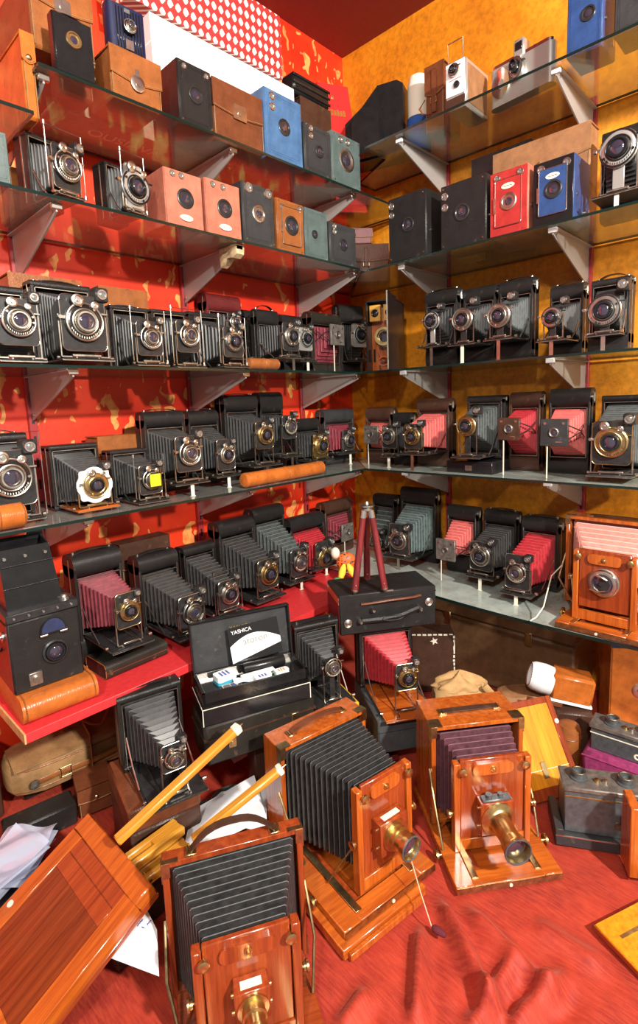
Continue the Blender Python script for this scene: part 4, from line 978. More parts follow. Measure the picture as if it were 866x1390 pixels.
obj('latch', MB().cyl((-w*.36, .02, h*.2), (-w*.36, .016, h*.2), .004, n=10).box(-w*.4, -w*.33, .015, .021, h*.16, h*.34), 'enamel', T)
# ------------------------------------------------------------------ third shelf, orange wall
F('tall folding camera with pale keyhole-shaped shutter plate, nearest the corner', 'R', Z3, .19, 577, 621, 393, (591, 436), 12, style='silver', front='bare', hb=.27, ct=.2, handle=True, elim=(.04,.07), rise=.004)
F('black folding camera second from the corner on the third orange-wall shelf', 'R', Z3, .17, 628, 672, 388, (630, 434), 15, style='aged', front='bare', hb=.25, ct=.2, elim=(.05,.085))
F('black folding camera with long grey bellows and strap on top, third from the corner', 'R', Z3, .17, 676, 722, 378, (677, 429), 16, style='aged', front='bare', bel='bellows_grey', hb=.26, ct=.2, handle=True, elim=(.05,.085), rise=.005)
F('black folding camera with silver-rimmed shutter in front of the brown case edge', 'R', Z3, .16, 744, 790, 385, (747, 431), 14, style='chrome', front='bare', hb=.22, ct=.22, handle=True, elim=(.05,.08), rise=.005)
F('shallow folding camera with big ringed shutter at the right end of the third shelf', 'R', Z3, .2, 799, 853, 377, (822, 422), 21, style='chrome', front='bare', hb=.24, ct=.1, handle=True, elim=(.03,.045), rise=.01)
c, w, a = seat('R', Z3, .09, 780, 803, 0)
leather_case('narrow brown leather case between the two rightmost cameras of the third shelf', c, a, w*1.2, .12, .05, 'suede_brown', clasp=None, flap=.3)

# ------------------------------------------------------------------ fourth shelf, red wall
F('big black plate camera with thin wire frame at the left end of the fourth shelf', 'L', Z4, .15, -45, 50, 590, (54, 648), 27, wire=True, hb=.06, ct=.1, handle=True, stand=False, elim=(.05,.07), t=.05, rise=.008)
F('folding camera with white scalloped lens plate and orange wooden bed', 'L', Z4, .15, 74, 141, 603, (128, 658), 17, style='brass', front='ornate', hb=.08, ct=.08, bed='orange_wood_flat', stand=False, elim=(.05,.085))
F('small plate camera with square yellow filter over its lens', 'L', Z4, .16, 155, 205, 610, (212, 650), 14, wire=True, hb=.07, ct=.08, stand=False, elim=(.05,.085))
T = COL.objects[-1]
while T.parent: T = T.parent
sh = [o for o in T.children if o.name.startswith('shutter')][0]
vs = [v.co for v in sh.data.vertices]; cy = min(v.y for v in vs); cz = sum(v.z for v in vs)/len(vs)
q = obj('yellow_filter', MB().box(-.013, .013, cy-.014, cy-.012, cz-.015, cz+.013, .0008), 'yellow_glass', T)
obj('filter_frame', MB().tube([(-.0135, cy-.013, cz-.0155), (.0135, cy-.013, cz-.0155), (.0135, cy-.013, cz+.0135), (-.0135, cy-.013, cz+.0135)], .0013, 6, closed=True), 'enamel', q)
shelf_box('worn tan leather case standing behind the yellow-filter camera', 'L', Z4, .095, 139, 200, 592, .07, name='CASE', skin='tan_leather', clasp=None, flap=.3)
F('black folding camera with strap on top, beside the worn tan case', 'L', Z4, .145, 203, 258, 558, (256, 615), 17, hb=.17, ct=.2, handle=True, stand=True, elim=(.06,.1), rise=.005)
F('black folding camera with small shutter between two strap-handled ones, fourth shelf', 'L', Z4, .12, 262, 303, 557, (306, 617), 12, style='aged', front='plate', hb=.17, ct=.2, handle=True, elim=(.06,.12), rise=.004)
F('tall folding camera with square brass lens plate on the fourth shelf', 'L', Z4, .125, 310, 356, 536, (359, 590), 13, style='gold', front='frame', hb=.2, ct=.2, elim=(.06,.11), handle=True, rise=.003)
F('tall black folding camera just right of the brass-plated one', 'L', Z4, .11, 358, 389, 532, (393, 579), 11, hb=.24, ct=.26, elim=(.05,.11))
F('low folding camera with round brass shutter on the fourth shelf', 'L', Z4, .12, 402, 437, 568, (432, 605), 12, style='brass', hb=.2, ct=.25, elim=(.05,.1))
F('folding camera with silver top and square grey lens plate at the corner', 'L', Z4, .12, 442, 483, 555, (472, 597), 10, style='aged', front='frame', bel='bellows_maroon', skin='charcoal_leather', hb=.22, ct=.26, elim=(.03,.075), handle=False)
c1, _, _ = seat('L', Z4, .262, 330, 334); c2, _, _ = seat('L', Z4, .25, 434, 438)
roll_case('long worn tan leather roll lying before the cameras on the fourth shelf', c1+Vector((0, 0, .0205)), c2+Vector((0, 0, .0205)), .0185, 'orange_leather')
c1, _, _ = seat('L', Z4, .262, -40, -36); c2, _, _ = seat('L', Z4, .262, 31, 35)
roll_case('round-ended tan leather roll at the left edge of the fourth shelf', c1+Vector((0, 0, .025)), c2+Vector((0, 0, .025)), .0225, 'orange_leather')
# ------------------------------------------------------------------ fourth shelf, orange wall
F('folding camera with square grey plate and pink bellows nearest the corner', 'R', Z4, .16, 497, 531, 553, (508, 590), 9, front='square', bel='bellows_pink', skin='dark_brown_leather', bed='plate_grey', hb=.25, ct=.25, elim=(.03,.07))
F('small black folding camera with round shutter, in the shade by the corner', 'R', Z4, .16, 534, 558, 560, (530, 592), 11, style='aged', hb=.22, ct=.25, elim=(.03,.07))
F('folding camera with long pink bellows and brass-ringed silver lens', 'R', Z4, .16, 566, 610, 541, (562, 592), 12, style='gold', bel='bellows_pink', skin='dark_brown_leather', hb=.25, ct=.2, elim=(.04,.1))
c, w, a = seat('R', Z4, .18, 627, 684, 0); c0, w0, a0 = seat('R', Z4, .245, 606, 668, 0)
T = thing('camera_case', 'flat black case lying under the gold-lensed folding camera', 'camera case', c0, a0, 'leather camera cases')
obj('case_body', MB().box(-w0/2, w0/2, 0, .16, 0, .034, .002), 'smooth_black', T); obj('case_latch', MB().box(-.01, .01, -.0015, .001, .008, .022), 'aged_nickel', T); obj('lid_seam', MB().box(-w0/2-.0004, w0/2+.0004, -.0004, .1604, .023, .0242), 'enamel', T)
cc = Vector((c.x, c.y, Z4+.0345)); cc = cc + Vector((.0, 0, 0)); 
c_, w_, a_ = seat('R', Z4+.0345, .17, 634, 680, 0)
h_ = height_to(c_, 537); e_, l_ = axis_hit(c_, a_, 632, 578, .03, .09); R_ = 14*((c_-CAM).dot(VF)-.06)/FPX
folder('black folding camera with gold-rimmed lens standing on a flat black case', c_, a_, w_, h_, .05, e_, l_, R_, style='gold', front='bare', hb=.08, ct=.12, bel='bellows_grey', stand=False)
F('dark brown folding camera with square leather front plate and red bellows', 'R', Z4, .14, 690, 732, 532, (674, 582), 12, front='square', bel='bellows_red', skin='dark_brown_leather', bed='dark_brown_leather', hb=.2, ct=.2, elim=(.03,.09), plate=.058)
F('black folding camera with wide grained leather front plate and red bellows', 'R', Z4, .15, 742, 799, 527, (752, 587), 13, front='square', bel='bellows_pink', skin='black_leather', bed='charcoal_leather', hb=.2, ct=.22, elim=(.03,.09), plate=.066)
F('big black folding camera with side screws at the right edge of the fourth shelf', 'R', Z4, .14, 812, 885, 536, (822, 600), 21, style='gold', hb=.1, ct=.08, bel='bellows_grey', stand=False, elim=(.05,.11), bed='charcoal_leather')
c, w, a = seat('R', Z4, .06, 826, 880, 0)
leather_case('blue-grey rounded case standing behind the big right-hand folding camera', c, a, w, .155, .05, 'green_leather', clasp=None, flap=.3)
# ------------------------------------------------------------------ lowest shelf, red board
# reflex camera lying on a leather case
rz = radians(-17)
pf = P(98, 955, Z5+.048); pr_ = P(122, 925, Z5+.048)
c1 = P(36, 992, Z5); c2 = P(137, 950, Z5)
d = (c2-c1); ang = atan2(d.y, d.x); W_ = d.length
REPORT.append(('reflex case', [round(x, 3) for x in c1], [round(x, 3) for x in c2], 'ang', round(math.degrees(ang), 1), 'w', round(W_, 3)))
ang = radians(-3)
cm = Vector(((c1.x+c2.x)/2, -.375, Z5))
T = thing('leather_case', 'thick glossy tan leather case lying under the big reflex camera', 'camera case', cm, ang, 'leather camera cases')
obj('case_body', MB().prism(rrect(0, .21, .0, .044, .02, 6), -W_/2, W_/2), 'orange_leather', T)
for s in (-1, 1): obj('end_seam', MB().tube([(s*(W_/2-.006), y, z) for y, z in rrect(-.0006, .2106, -.0+.0006, .0446, .0203, 6)], .0012, 5, closed=True), 'tan_leather', T)
cw = W_*.93; ch = .13
T = thing('reflex_camera', 'big black reflex camera with raised leather hood and blue lens flap at left', 'camera', cm+Vector((-.004, .035, .0445)), ang)
cd = .155
obj('body', MB().box(-cw/2, cw/2, 0, cd, 0, ch, .003), 'black_leather', T)
obj('side_leather', MB().box(-cw/2-.001, -cw/2+.001, .004, cd-.004, .004, ch-.004), 'maroon_leather', T)
obj('top_frame', MB().box(-cw/2-.001, cw/2+.001, -.002, cd+.001, ch, ch+.016, .002), 'black_metal', T)
m = MB()
for k in range(5): m.cyl((-cw*.4+k*cw*.2, -.002, ch+.008), (-cw*.4+k*cw*.2, -.004, ch+.008), .002, n=8)
obj('frame_screws', m, 'nickel', T)
hz0 = ch+.016; hh = .106; hw0 = cw*.78; hw1 = cw*.7; y0, y1 = .018, .125
m = MB(); v = [(-hw0/2-.006, y0, hz0), (hw0/2-.006, y0, hz0), (hw0/2-.006, y1, hz0), (-hw0/2-.006, y1, hz0), (-hw1/2-.012, y0+.012, hz0+hh), (hw1/2-.012, y0+.012, hz0+hh), (hw1/2-.008, y1-.03, hz0+hh*1.08), (-hw1/2-.01, y1-.03, hz0+hh*1.08)]
m.add(v, [(0,1,5,4), (1,2,6,5), (2,3,7,6), (3,0,4,7)]); v2 = [Vector(p)*1 for p in v]
cx_ = -.008
inn = [(cx_+(p[0]-cx_)*.95, .07+(p[1]-.07)*.93, p[2]) for p in v]
m.add(inn, [(0,1,5,4), (1,2,6,5), (2,3,7,6), (3,0,4,7)]); 
m.add([v[4], v[5], v[6], v[7], inn[4], inn[5], inn[6], inn[7]], [(0,1,5,4), (1,2,6,5), (2,3,7,6), (3,0,4,7)])
H = obj('viewing_hood', m, 'smooth_black', T)
m = MB()
for k in (.36, .72): m.tube([(-hw0*.5-.008+.004*k, y0+.012*k-.0008, hz0+hh*k), (hw0*.5-.004-.008*k, y0+.012*k-.0008, hz0+hh*k)], .0012, 5)
obj('hood_creases', m, 'black_leather', H)
for k in range(3): obj('hood_stud', MB().cyl((-hw1*.4+k*hw1*.4-.012, y0+.009, hz0+hh*.86), (-hw1*.4+k*hw1*.4-.012, y0+.006, hz0+hh*.86), .0028, n=10), 'nickel', H)
obj('hood_crown', MB().prism([(hw1*.1, hz0+hh*.98), (hw1*.48, hz0+hh*.98), (hw1*.46, hz0+hh*1.16), (hw1*.3, hz0+hh*1.18), (hw1*.14, hz0+hh*1.12)], y1-.032, y1-.028, 'y'), 'smooth_black', H)
pts = [(.012+cw*.19*cos(a), ch*.74+cw*.23*sin(a)) for a in [pi*k/16 for k in range(17)]]
q = obj('lens_flap', MB().prism(pts, -.006, -.0015, 'y'), 'smooth_black', T)
pts = [(.012+cw*.165*cos(a), ch*.76+cw*.2*sin(a)) for a in [pi*k/16 for k in range(17)]]
obj('blue_lining', MB().prism(pts, -.0068, -.0058, 'y'), 'blue_plush', q)
for s in (-1, 1): obj('flap_hinge', MB().cyl((.012+s*cw*.14-.006, -.005, ch*.73), (.012+s*cw*.14+.006, -.005, ch*.73), .003, n=10), 'nickel', q)
q = obj('lens_mount', MB().lathe((.012, 0, ch*.46), (0, -1, 0), [(cw*.185, -.001), (cw*.185, .004), (cw*.165, .006), (cw*.155, .006), (cw*.15, .0), (cw*.02, -.0005)], 36), 'black_metal', T)
obj('lens_barrel', MB().lathe((.012, 0, ch*.46), (0, -1, 0), [(cw*.14, -.0005), (cw*.14, .007), (cw*.125, .009), (cw*.11, .009), (cw*.10, .004)], 32), 'enamel', q)
obj('lens', MB().lathe((.012, -.003, ch*.46), (0, -1, 0), [(cw*.115, 0), (cw*.09, .003), (cw*.04, .005), (.0001, .0055)], 28), 'lens_glass', q)
obj('release_plate', MB().box(-cw*.2-.011, -cw*.2+.011, -.003, .001, ch*.1-.004, ch*.1+.02, .001).cyl((-cw*.2, -.003, ch*.1+.008), (-cw*.2, -.008, ch*.1+.008), .0055, n=14), 'aged_nickel', T)
obj('winding_knob', MB().lathe((cw*.36, .02, ch+.016), (0, 0, 1), [(.012, 0), (.012, .004), (.006, .005), (.006, .008), (.0001, .008)], 20), 'nickel', T)
obj('side_key', MB().lathe((-cw/2, .03, ch*.78), (-1, 0, 0), [(.009, 0), (.009, .004), (.004, .005), (.004, .012), (.0001, .012)], 18), 'nickel', T)
obj('handle_loop', MB().tube([(-cw/2-.001, .05, ch*.55), (-cw/2-.01, .06, ch*.5), (-cw/2-.01, .1, ch*.5), (-cw/2-.001, .11, ch*.55)], .003, 8), 'smooth_black', T)

F('folding camera with dark red bellows standing over a flat worn leather case', 'L', Z5, .235, 113, 178, 750, (177, 827), 14, style='gold', front='plate', bel='bellows_maroon', skin='black_leather', hb=.3, ct=.2, handle=True, elim=(.06,.12), t=.06, rise=.004, stand=False)
c1 = P(147, 926, Z5); c2 = P(230, 890, Z5); m1 = (c1+c2)/2; an = atan2(c2.y-c1.y, c2.x-c1.x); wd = (c2-c1).length
REPORT.append(('flatcase', [round(x, 3) for x in c1], [round(x, 3) for x in c2], round(math.degrees(an)), round(wd, 3)))
T = thing('leather_case', 'flat black leather case with worn brown edges lying on the red board', 'camera case', (m1.x, m1.y+.004, Z5), an, 'leather camera cases')
obj('case_body', MB().prism(rrect(0, .086, 0, .032, .010, 5), -wd/2, wd/2), 'worn_black', T)
obj('seam', MB().tube([(s, y, z) for s in (-wd/2-.0003,) for y, z in rrect(.001, .085, .001, .031, .010, 5)], .001, 5, closed=True), 'tan_leather', T)
obj('lid_edge', MB().box(-wd/2+.002, wd/2-.002, -.0008, .0005, .014, .0152), 'brown_leather', T)
shelf_box('dark brown leather case standing behind the dark red bellows camera', 'L', Z5, .12, 172, 238, 733, .05, name='CASE', skin='dark_brown_leather', clasp=None, flap=.3)
F('black folding camera with ringed shutter, left of the open presentation box lid', 'L', Z5, .2, 196, 250, 752, (260, 829), 17, hb=.16, ct=.22, elim=(.07,.13), t=.055, handle=True, rise=.004)
F('black folding camera with wire frame just above the open presentation box', 'L', Z5, .15, 255, 297, 740, (309, 805), 14, style='aged', hb=.1, ct=.14, elim=(.07,.14), wire=True)
F('large black folding camera with copper-ringed lens on the red board', 'L', Z5, .16, 303, 351, 706, (363, 778), 15, style='gold', hb=.12, ct=.2, elim=(.07,.15), t=.055, stand=False)
F('large folding camera with grey-black bellows beside the red-bellows one', 'L', Z5, .13, 349, 391, 688, (405, 762), 13, hb=.13, ct=.2, bel='bellows_grey', elim=(.07,.16), t=.05)
F('folding camera with bright red bellows and grey finder on the red board', 'L', Z5, .15, 397, 444, 700, (439, 757), 14, style='gold', front='plate', hb=.17, ct=.26, bel='bellows_red', elim=(.05,.11), t=.05)
F('dark folding camera with square metal plate, last on the red board', 'L', Z5, .1, 443, 481, 679, (463, 722), 9, front='square', bel='bellows_maroon', skin='dark_brown_leather', bed='plate_grey', hb=.2, ct=.24, elim=(.03,.07), plate=.06)
# stuffed parrot toy
pc = P(470, 788, Z5); 
T = thing('stuffed_toy', 'small stuffed cloth toy in orange print with yellow lobes, left of the tripod', 'toy', (pc.x, pc.y, Z5), radians(-40))
REPORT.append(('toy', [round(x, 3) for x in pc]))
obj('printed_body', MB().ell((.006, .022, .050), (.031, .017, .030)), 'orange_print', T)
obj('knitted_ball', MB().ell((-.026, .030, .078), (.014, .014, .018)), 'ivory', T)
obj('yellow_lobe', MB().lathe((-.004, .0, .052), (-.35, -.25, -1), [(.003, 0), (.009, .012), (.011, .026), (.008, .042), (.0001, .048)], 14), 'yellow_cloth', T); obj('yellow_lobe', MB().lathe((.006, .0, .052), (.45, -.25, -1), [(.003, 0), (.009, .012), (.011, .026), (.008, .040), (.0001, .046)], 14), 'yellow_cloth', T)
obj('green_patch', MB().ell((-.028, -.012, .008), (.012, .008, .0075)), 'green_cloth', T); obj('green_patch', MB().ell((.036, -.004, .009), (.007, .009, .0085)), 'green_cloth', T)

# ------------------------------------------------------------------ lowest glass shelf, orange wall
F('black folding camera half hidden behind the burgundy tripod', 'R', Z5, .1, 507, 536, 672, (513, 735), 10, hb=.15, ct=.2, bel='bellows_grey', elim=(.03,.12), t=.05, stand=False)
F('large black folding camera with grey-green bellows right of the tripod', 'R', Z5, .125, 544, 592, 663, (543, 733), 13, style='aged', front='plate', hb=.17, ct=.22, bel='bellows_green', elim=(.05,.14), t=.038)
F('small folding camera with square worn metal plate and pink bellows on the lowest glass shelf', 'R', Z5, .16, 606, 646, 688, (606, 746), 9, front='square', bel='bellows_pink', skin='black_leather', bed='plate_grey', hb=.3, ct=.2, elim=(.04,.1), plate=.062)
F('small black folding camera with thin strap between pink and red bellows cameras', 'R', Z5, .14, 655, 700, 694, (654, 754), 14, style='aged', hb=.2, ct=.2, handle=True, elim=(.05,.13), rise=.004)
F('folding camera with bright red bellows and silver finder beside the wooden camera', 'R', Z5, .16, 706, 756, 704, (703, 776), 14, style='round', front='plate', hb=.16, ct=.2, bel='bellows_red', elim=(.05,.14), t=.06, handle=True, rise=.003)
c, w, a = seat('R', Z5, .05, 705, 764, 0)
leather_case('flat brown leather case leaning behind the red-bellows camera on the lowest glass shelf', c, a, w, .17, .03, 'dark_brown_leather', clasp=None, flap=.3)

# wooden camera with pink bellows
c, w, a = seat('R', Z5, .2, 770, 884, 0); h = height_to(c, 706)
REPORT.append(('field4', [round(x, 3) for x in c], round(w, 3), round(h, 3)))
bc = P(815, 862, Z5)
field('orange wooden camera with pale pink bellows on the lowest glass shelf at right', (-.372, -.985, Z5+.0005), -pi/2, .175, .25, .255, .222, .05, .172, .004, (815, 789), .13, .13, .027, 'bellows_rose', lens_kind='disc', e_lim=(-.12, .0), n=7, block=False, handle=.001, lens_z=.112, lens_y=.03)

T5 = [o for o in COL.objects if o.parent is None][-1]
obj('price_tag_string', MB().tube([(-.128, .15, .10), (-.134, .10, .085), (-.13, .06, .05), (-.125, .03, .03), (-.13, .0, .012), (-.14, -.01, .004)], .0016, 6), 'ivory', T5)
# ------------------------------------------------------------------ counter and velvet
wbox('counter_body', 'floor_dark', -1.52, -.001, -1.34, -.001, 0, ZT-.03)  # body of the counter beneath the cloth
fold_p = [P(*q, ZT) for q in ((590, 1190), (640, 1290))]
def ridge(x, y, a, b, amp, sg):
    a = Vector(a[:2]); b = Vector(b[:2]); p = Vector((x, y)); t = max(0, min(1, (p-a).dot(b-a)/(b-a).length_squared)); d = (p-(a+(b-a)*t)).length
    return amp*(1.5*math.exp(-(d/sg)**2)-.25*math.exp(-((d-2.2*sg)/sg)**2))*min(1, 4*t+.25)
RG = [(P(598, 1225, ZT), P(668, 1370, ZT), .020, .011), (P(632, 1235, ZT), P(745, 1345, ZT), .013, .013), (P(572, 1262, ZT), P(566, 1380, ZT), .015, .011),
      (P(725, 1252, ZT), P(800, 1300, ZT), .008, .016), (P(500, 1345, ZT), P(470, 1388, ZT), .010, .012), (P(700, 1300, ZT), P(645, 1388, ZT), .012, .012), (P(770, 1320, ZT), P(700, 1388, ZT), .012, .014)]
def cloth(u, v):
    x = -1.55+1.549*u; y = -1.37+1.369*v; z = ZT - .001 - .002*(1+sin(x*31+sin(y*23)*2)*.5+sin(y*37+x*11)*.5)
    for r in RG: z += ridge(x, y, *r)
    return (x, y, z)
tag(obj('velvet_cloth', MB().grid(cloth, 220, 200, .004), 'red_velvet', sharp=80), 'red crushed velvet cloth spread over the display counter', 'cloth')

def edge(p, q, z):
    a = P(*p, z); b = P(*q, z); c = (a+b)/2; an = atan2(b.y-a.y, b.x-a.x); return c, (b-a).length, an
def cuboid(name, label, cat, c, an, w, d, h, mat, b=.003, group=None, tilt=None):
    T = thing(name, label, cat, c, an, group, tilt); obj('box_body', MB().box(-w/2, w/2, 0, d, 0, h, b), mat, T); return T

# field camera 1 (black bellows, centre)
r = radians(-10); right = rz2(r); fl = Vector((-1.05, -.833, ZT))
field('orange wooden camera with long black bellows and hanging lens cord, centre front', fl+right*.126+Vector((0, 0, .0165)), r, .205, .26, .205, .2, .062, .198, .01, None, .125, .185, .024, 'bellows_black', lens_y=.022, lens_z=.112, n=16, bo=-.018, lower=True)
T1 = [o for o in COL.objects if o.parent is None][-1]
# cord and tassel hanging from the lens
pa = P(556, 1160, ZT+.098); pb = P(586, 1258, ZT+.012)
inv = Matrix.Translation(-T1.location); Rm = Matrix.Rotation(-r, 4, 'Z')
q1, q2 = [Rm @ (inv @ p) for p in (pa, pb)]
C_ = obj('lens_cord', MB().tube([q1, q1.lerp(q2, .5)+Vector((0, 0, -.004)), q2], .0009, 6), 'string', T1)
obj('tassel', MB().lathe(q2, Vector((.3, -1, -.05)), [(.002, 0), (.0055, .004), (.006, .010), (.0045, .020), (.003, .024)], 14), 'dark_string', C_)
# field camera 2 (purple bellows, right)
r = radians(-39); right = rz2(r); fl = Vector((-.847, -.915, ZT))
field('orange wooden camera with purple bellows and long brass lens tube, right of centre', fl+right*.0975, r, .195, .25, .186, .205, .1, .136, .02, None, .148, .2, .0255, 'bellows_purple', lens_kind='long', lens_y=.06, lens_z=.092, n=8, handle=.001)
# field camera 3 (lower left)
r = radians(-29.7); right = rz2(r); back = Vector((-right.y, right.x, 0)); fc = Vector((-1.265, -.703, ZT))+right*.098
field('dark wooden camera with black bellows and curved strap at the bottom, cut by the frame', fc-back*.2, r, .19, .26, .2, .215, .024, .2, .012, None, .138, .15, .018, 'bellows_black', wood_m='red_wood', wood_f='red_wood_flat', lens_y=.09, lens_z=.108, n=12, handle=.03)

# suitcase with presentation box
zs = 1.015
c, w, an = edge((277, 989), (432, 941), zs)
REPORT.append(('suitcase', [round(x, 3) for x in c], round(w, 3), round(math.degrees(an), 1)))
c.z = .925; sr = rz2(an); sb = Vector((-sr.y, sr.x, 0))
T = thing('suitcase', 'worn dark brown suitcase lying under the open presentation box', 'suitcase', c-sr*.002+sb*.006, an)
w_ = w-.006
obj('shell', MB().box(-w_/2, w_/2, 0, .1, 0, .0895, .008), 'worn_black', T)
cuboid('leather_box', 'dark box hidden below the worn brown suitcase', 'box', Vector((c.x, c.y, ZT+.001))+sb*.05+sr*.05, an, w_*.5, .05, .1485, 'dark_brown_leather', .003)
for s in (-.55, .6):
    q = obj('lock', MB().box(s*w_/2-.008, s*w_/2+.008, -.003, .001, .03, .06, .001).cyl((s*w_/2, -.003, .04), (s*w_/2, -.0045, .04), .004, n=10), 'dark_brass', T)
obj('edge_band', MB().box(-w_/2-.001, w_/2+.001, -.001, .101, .055, .058), 'dark_brown_leather', T)
kz = zs+.0005
c, w, an = edge((277, 989), (423, 948), kz); kr = rz2(an); kb = Vector((-kr.y, kr.x, 0)); c = c+kb*.004
h1 = .034; h2 = .030
tl = P(275, 941, kz+h1+h2); tb = P(258, 905, kz+h1+h2); kd = (tb-tl).length
REPORT.append(('kit', round(w, 3), round(math.degrees(an), 1), 'depth', round(kd, 3)))
kd = .098
T = thing('presentation_box', 'open black presentation box holding a small camera kit, film packs and leaflet', 'box', c, an)
obj('outer_box', MB().box(-w/2, w/2, 0, kd, 0, h1, .001), 'smooth_black', T)
m = MB()
for s in (-1, 1): m.box(s*(w/2-.0012), s*(w/2+.0003), -.0003, .0012, 0, h1)
m.box(-w/2, w/2, -.0004, .0008, h1-.001, h1+.0002).box(-w/2-.0004, -w/2+.0008, 0, kd, h1-.001, h1+.0002)
obj('worn_edges', m, 'ivory', T)
m = MB(); i = .005; x0, x1, y0, y1 = -w/2+.003, w/2-.003, .003, kd-.003; z0, z1 = h1+.0003, h1+h2
m.box(x0, x1, y0, y0+i, z0, z1).box(x0, x1, y1-i, y1, z0, z1).box(x0, x0+i, y0, y1, z0, z1).box(x1-i, x1, y0, y1, z0, z1).box(x0, x1, y0, y1, z0, z0+.01)
q = obj('tray', m, 'smooth_black', T)
obj('tray_insert', MB().box(x0+i, x1-i, y0+i, y1-i, z0+.01, z1-.012), 'enamel', q)
obj('silver_lining', MB().box(x0+i, x0+i+.0012, y0+i, y1-i, z0+.01, z1-.001).box(x0+i, x1-i, y1-i-.0012, y1-i, z0+.01, z1-.002), 'nickel', q)
lh = .112; L = thing('lid', '', 'x', (0, kd-.002, z1-.005), 0); del L['label']; del L['category']; L.parent = T; L.rotation_euler = (radians(-14), 0, 0)
bpy.data.objects.remove(L)
def lidM(): 
    m = MB(); m.M = Matrix.Translation((0, kd+.0015, z1-.006)) @ Matrix.Rotation(radians(-7), 4, 'X'); return m
m = lidM(); m.box(x0, x1, 0, .003, 0, lh).box(x0, x1, -.014, .003, lh-.003, lh).box(x0, x0+.003, -.014, .003, 0, lh).box(x1-.003, x1, -.014, .003, 0, lh)
L = obj('lid', m, 'smooth_black', T)
m = lidM(); m.box(x0+.003, x1-.003, -.001, .0002, .002, lh-.003); obj('satin_lining', m, 'charcoal_leather', L)
lm = Matrix.Translation((0, kd+.0015, z1-.006)) @ Matrix.Rotation(radians(-7), 4, 'X')
t = text('gold_lettering', 'YASHICA', .012, 'gold_letters', L, lm @ Vector((-.0, -.0016, lh*.72)), (radians(90-7), 0, 0), .0002)
KT, KC = T, c
def kit(name, label, cat, x, y, z, rz=0, group=None, tilt=None):
    p = c + kr*x + kb*y; return thing(name, label, cat, (p.x, p.y, kz+z), an+rz, group, tilt)
ins = z1-.012
lw = w*.5
T = kit('leaflet', 'black and white printed leaflet leaning inside the open lid', 'leaflet', .028, kd-.019, ins+.02, radians(2), tilt=(radians(-14), radians(-3)))
obj('sheet', MB().box(-lw/2, lw/2, 0, .001, 0, .077), 'enamel', T)
n = 16; up = [(-lw/2+lw*i/n, .030+.026*sin(pi*(i+2)/(n+3))) for i in range(n+1)]
obj('white_oval', MB().prism(up[::-1]+[(-lw/2, .004), (lw/2, .022)], -.0006, .0003, 'y'), 'white_card', T)
text('brand_word', 'YASHICA', .011, 'white_card', T, (-lw*.24, -.0007, .066), (pi/2, 0, 0))
text('model_word', 'atoron', .02, 'grey_ink', T, (.0, -.0009, .042), (pi/2, 0, 0), .0002)
T = kit('leather_tube', 'rolled black leather pouch lying across the presentation box', 'pouch', .034, kd-.035, ins+.0125, 0)
obj('pouch_body', MB().lathe((-.045, 0, 0), (1, 0, 0), [(.008, .002), (.0105, 0), (.0115, .002), (.0115, .088), (.0105, .090), (.002, .09)], 22), 'smooth_black', T)
T = kit('film_box', 'flat white carton in the presentation box, behind the film packs', 'box', .014, kd-.055, ins+.0005, radians(3))
obj('carton', MB().box(-.036, .036, -.007, .007, 0, .009, .0008), 'white_card', T); obj('printed_mark', MB().box(.026, .031, -.0074, -.0068, .003, .007), 'grey_ink', T)
def pack(lab, x, y, rz, w, d, h, band, b2=None, lift=0, tilt=None):
    T = kit('film_pack', lab, 'film pack', x, y, ins+.0004+lift, rz, 'film packs in the presentation box', tilt)
    obj('blister', MB().prism(rrect(-w/2, w/2, -d/2, d/2, .006, 5), 0, h*.9, 'z'), 'white_card', T)
    obj('colour_band', MB().prism(rrect(-w/2-.0006, w/2+.0006, -d/2-.0006, d/2+.0006, .006, 5), 0, h*.35, 'z'), band, T)
    m = MB()
    for k in range(3): m.box(-w*.25+k*w*.18, -w*.16+k*w*.18, -d*.3, d*.3, h*.9, h*.9+.0004)
    obj('printing', m, b2 or 'blue_ink', T)
pack('bulging white and aqua film pack at the left side of the presentation box', -.052, kd-.040, radians(14), .042, .03, .018, 'aqua_plastic')
pack('low white and aqua film pack in the middle of the presentation box', .018, kd-.076, radians(4), .036, .018, .012, 'aqua_plastic')
pack('green and orange topped film pack at the right side of the presentation box', .060, kd-.072, radians(4), .03, .018, .012, 'green_plastic', 'orange_plastic')
T = kit('paper_tag', 'white folded paper slip with string tag among the film packs', 'paper', -.016, kd-.066, ins+.001, radians(-6))
obj('slip', MB().grid(lambda u, v: (-.024+.048*u, -.010+.02*v, .004+.003*sin(u*5+v)+.0), 8, 4, .0008), 'white_paper', T)
obj('tag_string', MB().tube([(-.01, -.01, .003), (-.012, -.012, .002), (.002, -.014, .002)], .0006, 5), 'string', T); obj('tag', MB().box(.0, .016, -.021, -.011, .0006, .0016), 'white_paper', T)
T = kit('light_meter', 'small silver light meter with blue cell beside the front edge of the box', 'light meter', -.050, kd-.076, ins+.0004, radians(3))
obj('meter_case', MB().box(-.016, .016, -.012, .012, 0, .005, .001), 'nickel', T); obj('meter_window', MB().box(-.013, .0, -.009, .009, .005, .0054), 'plate_grey', T); obj('blue_cell', MB().box(.002, .013, -.009, .009, .005, .0054), 'blue_leather', T)

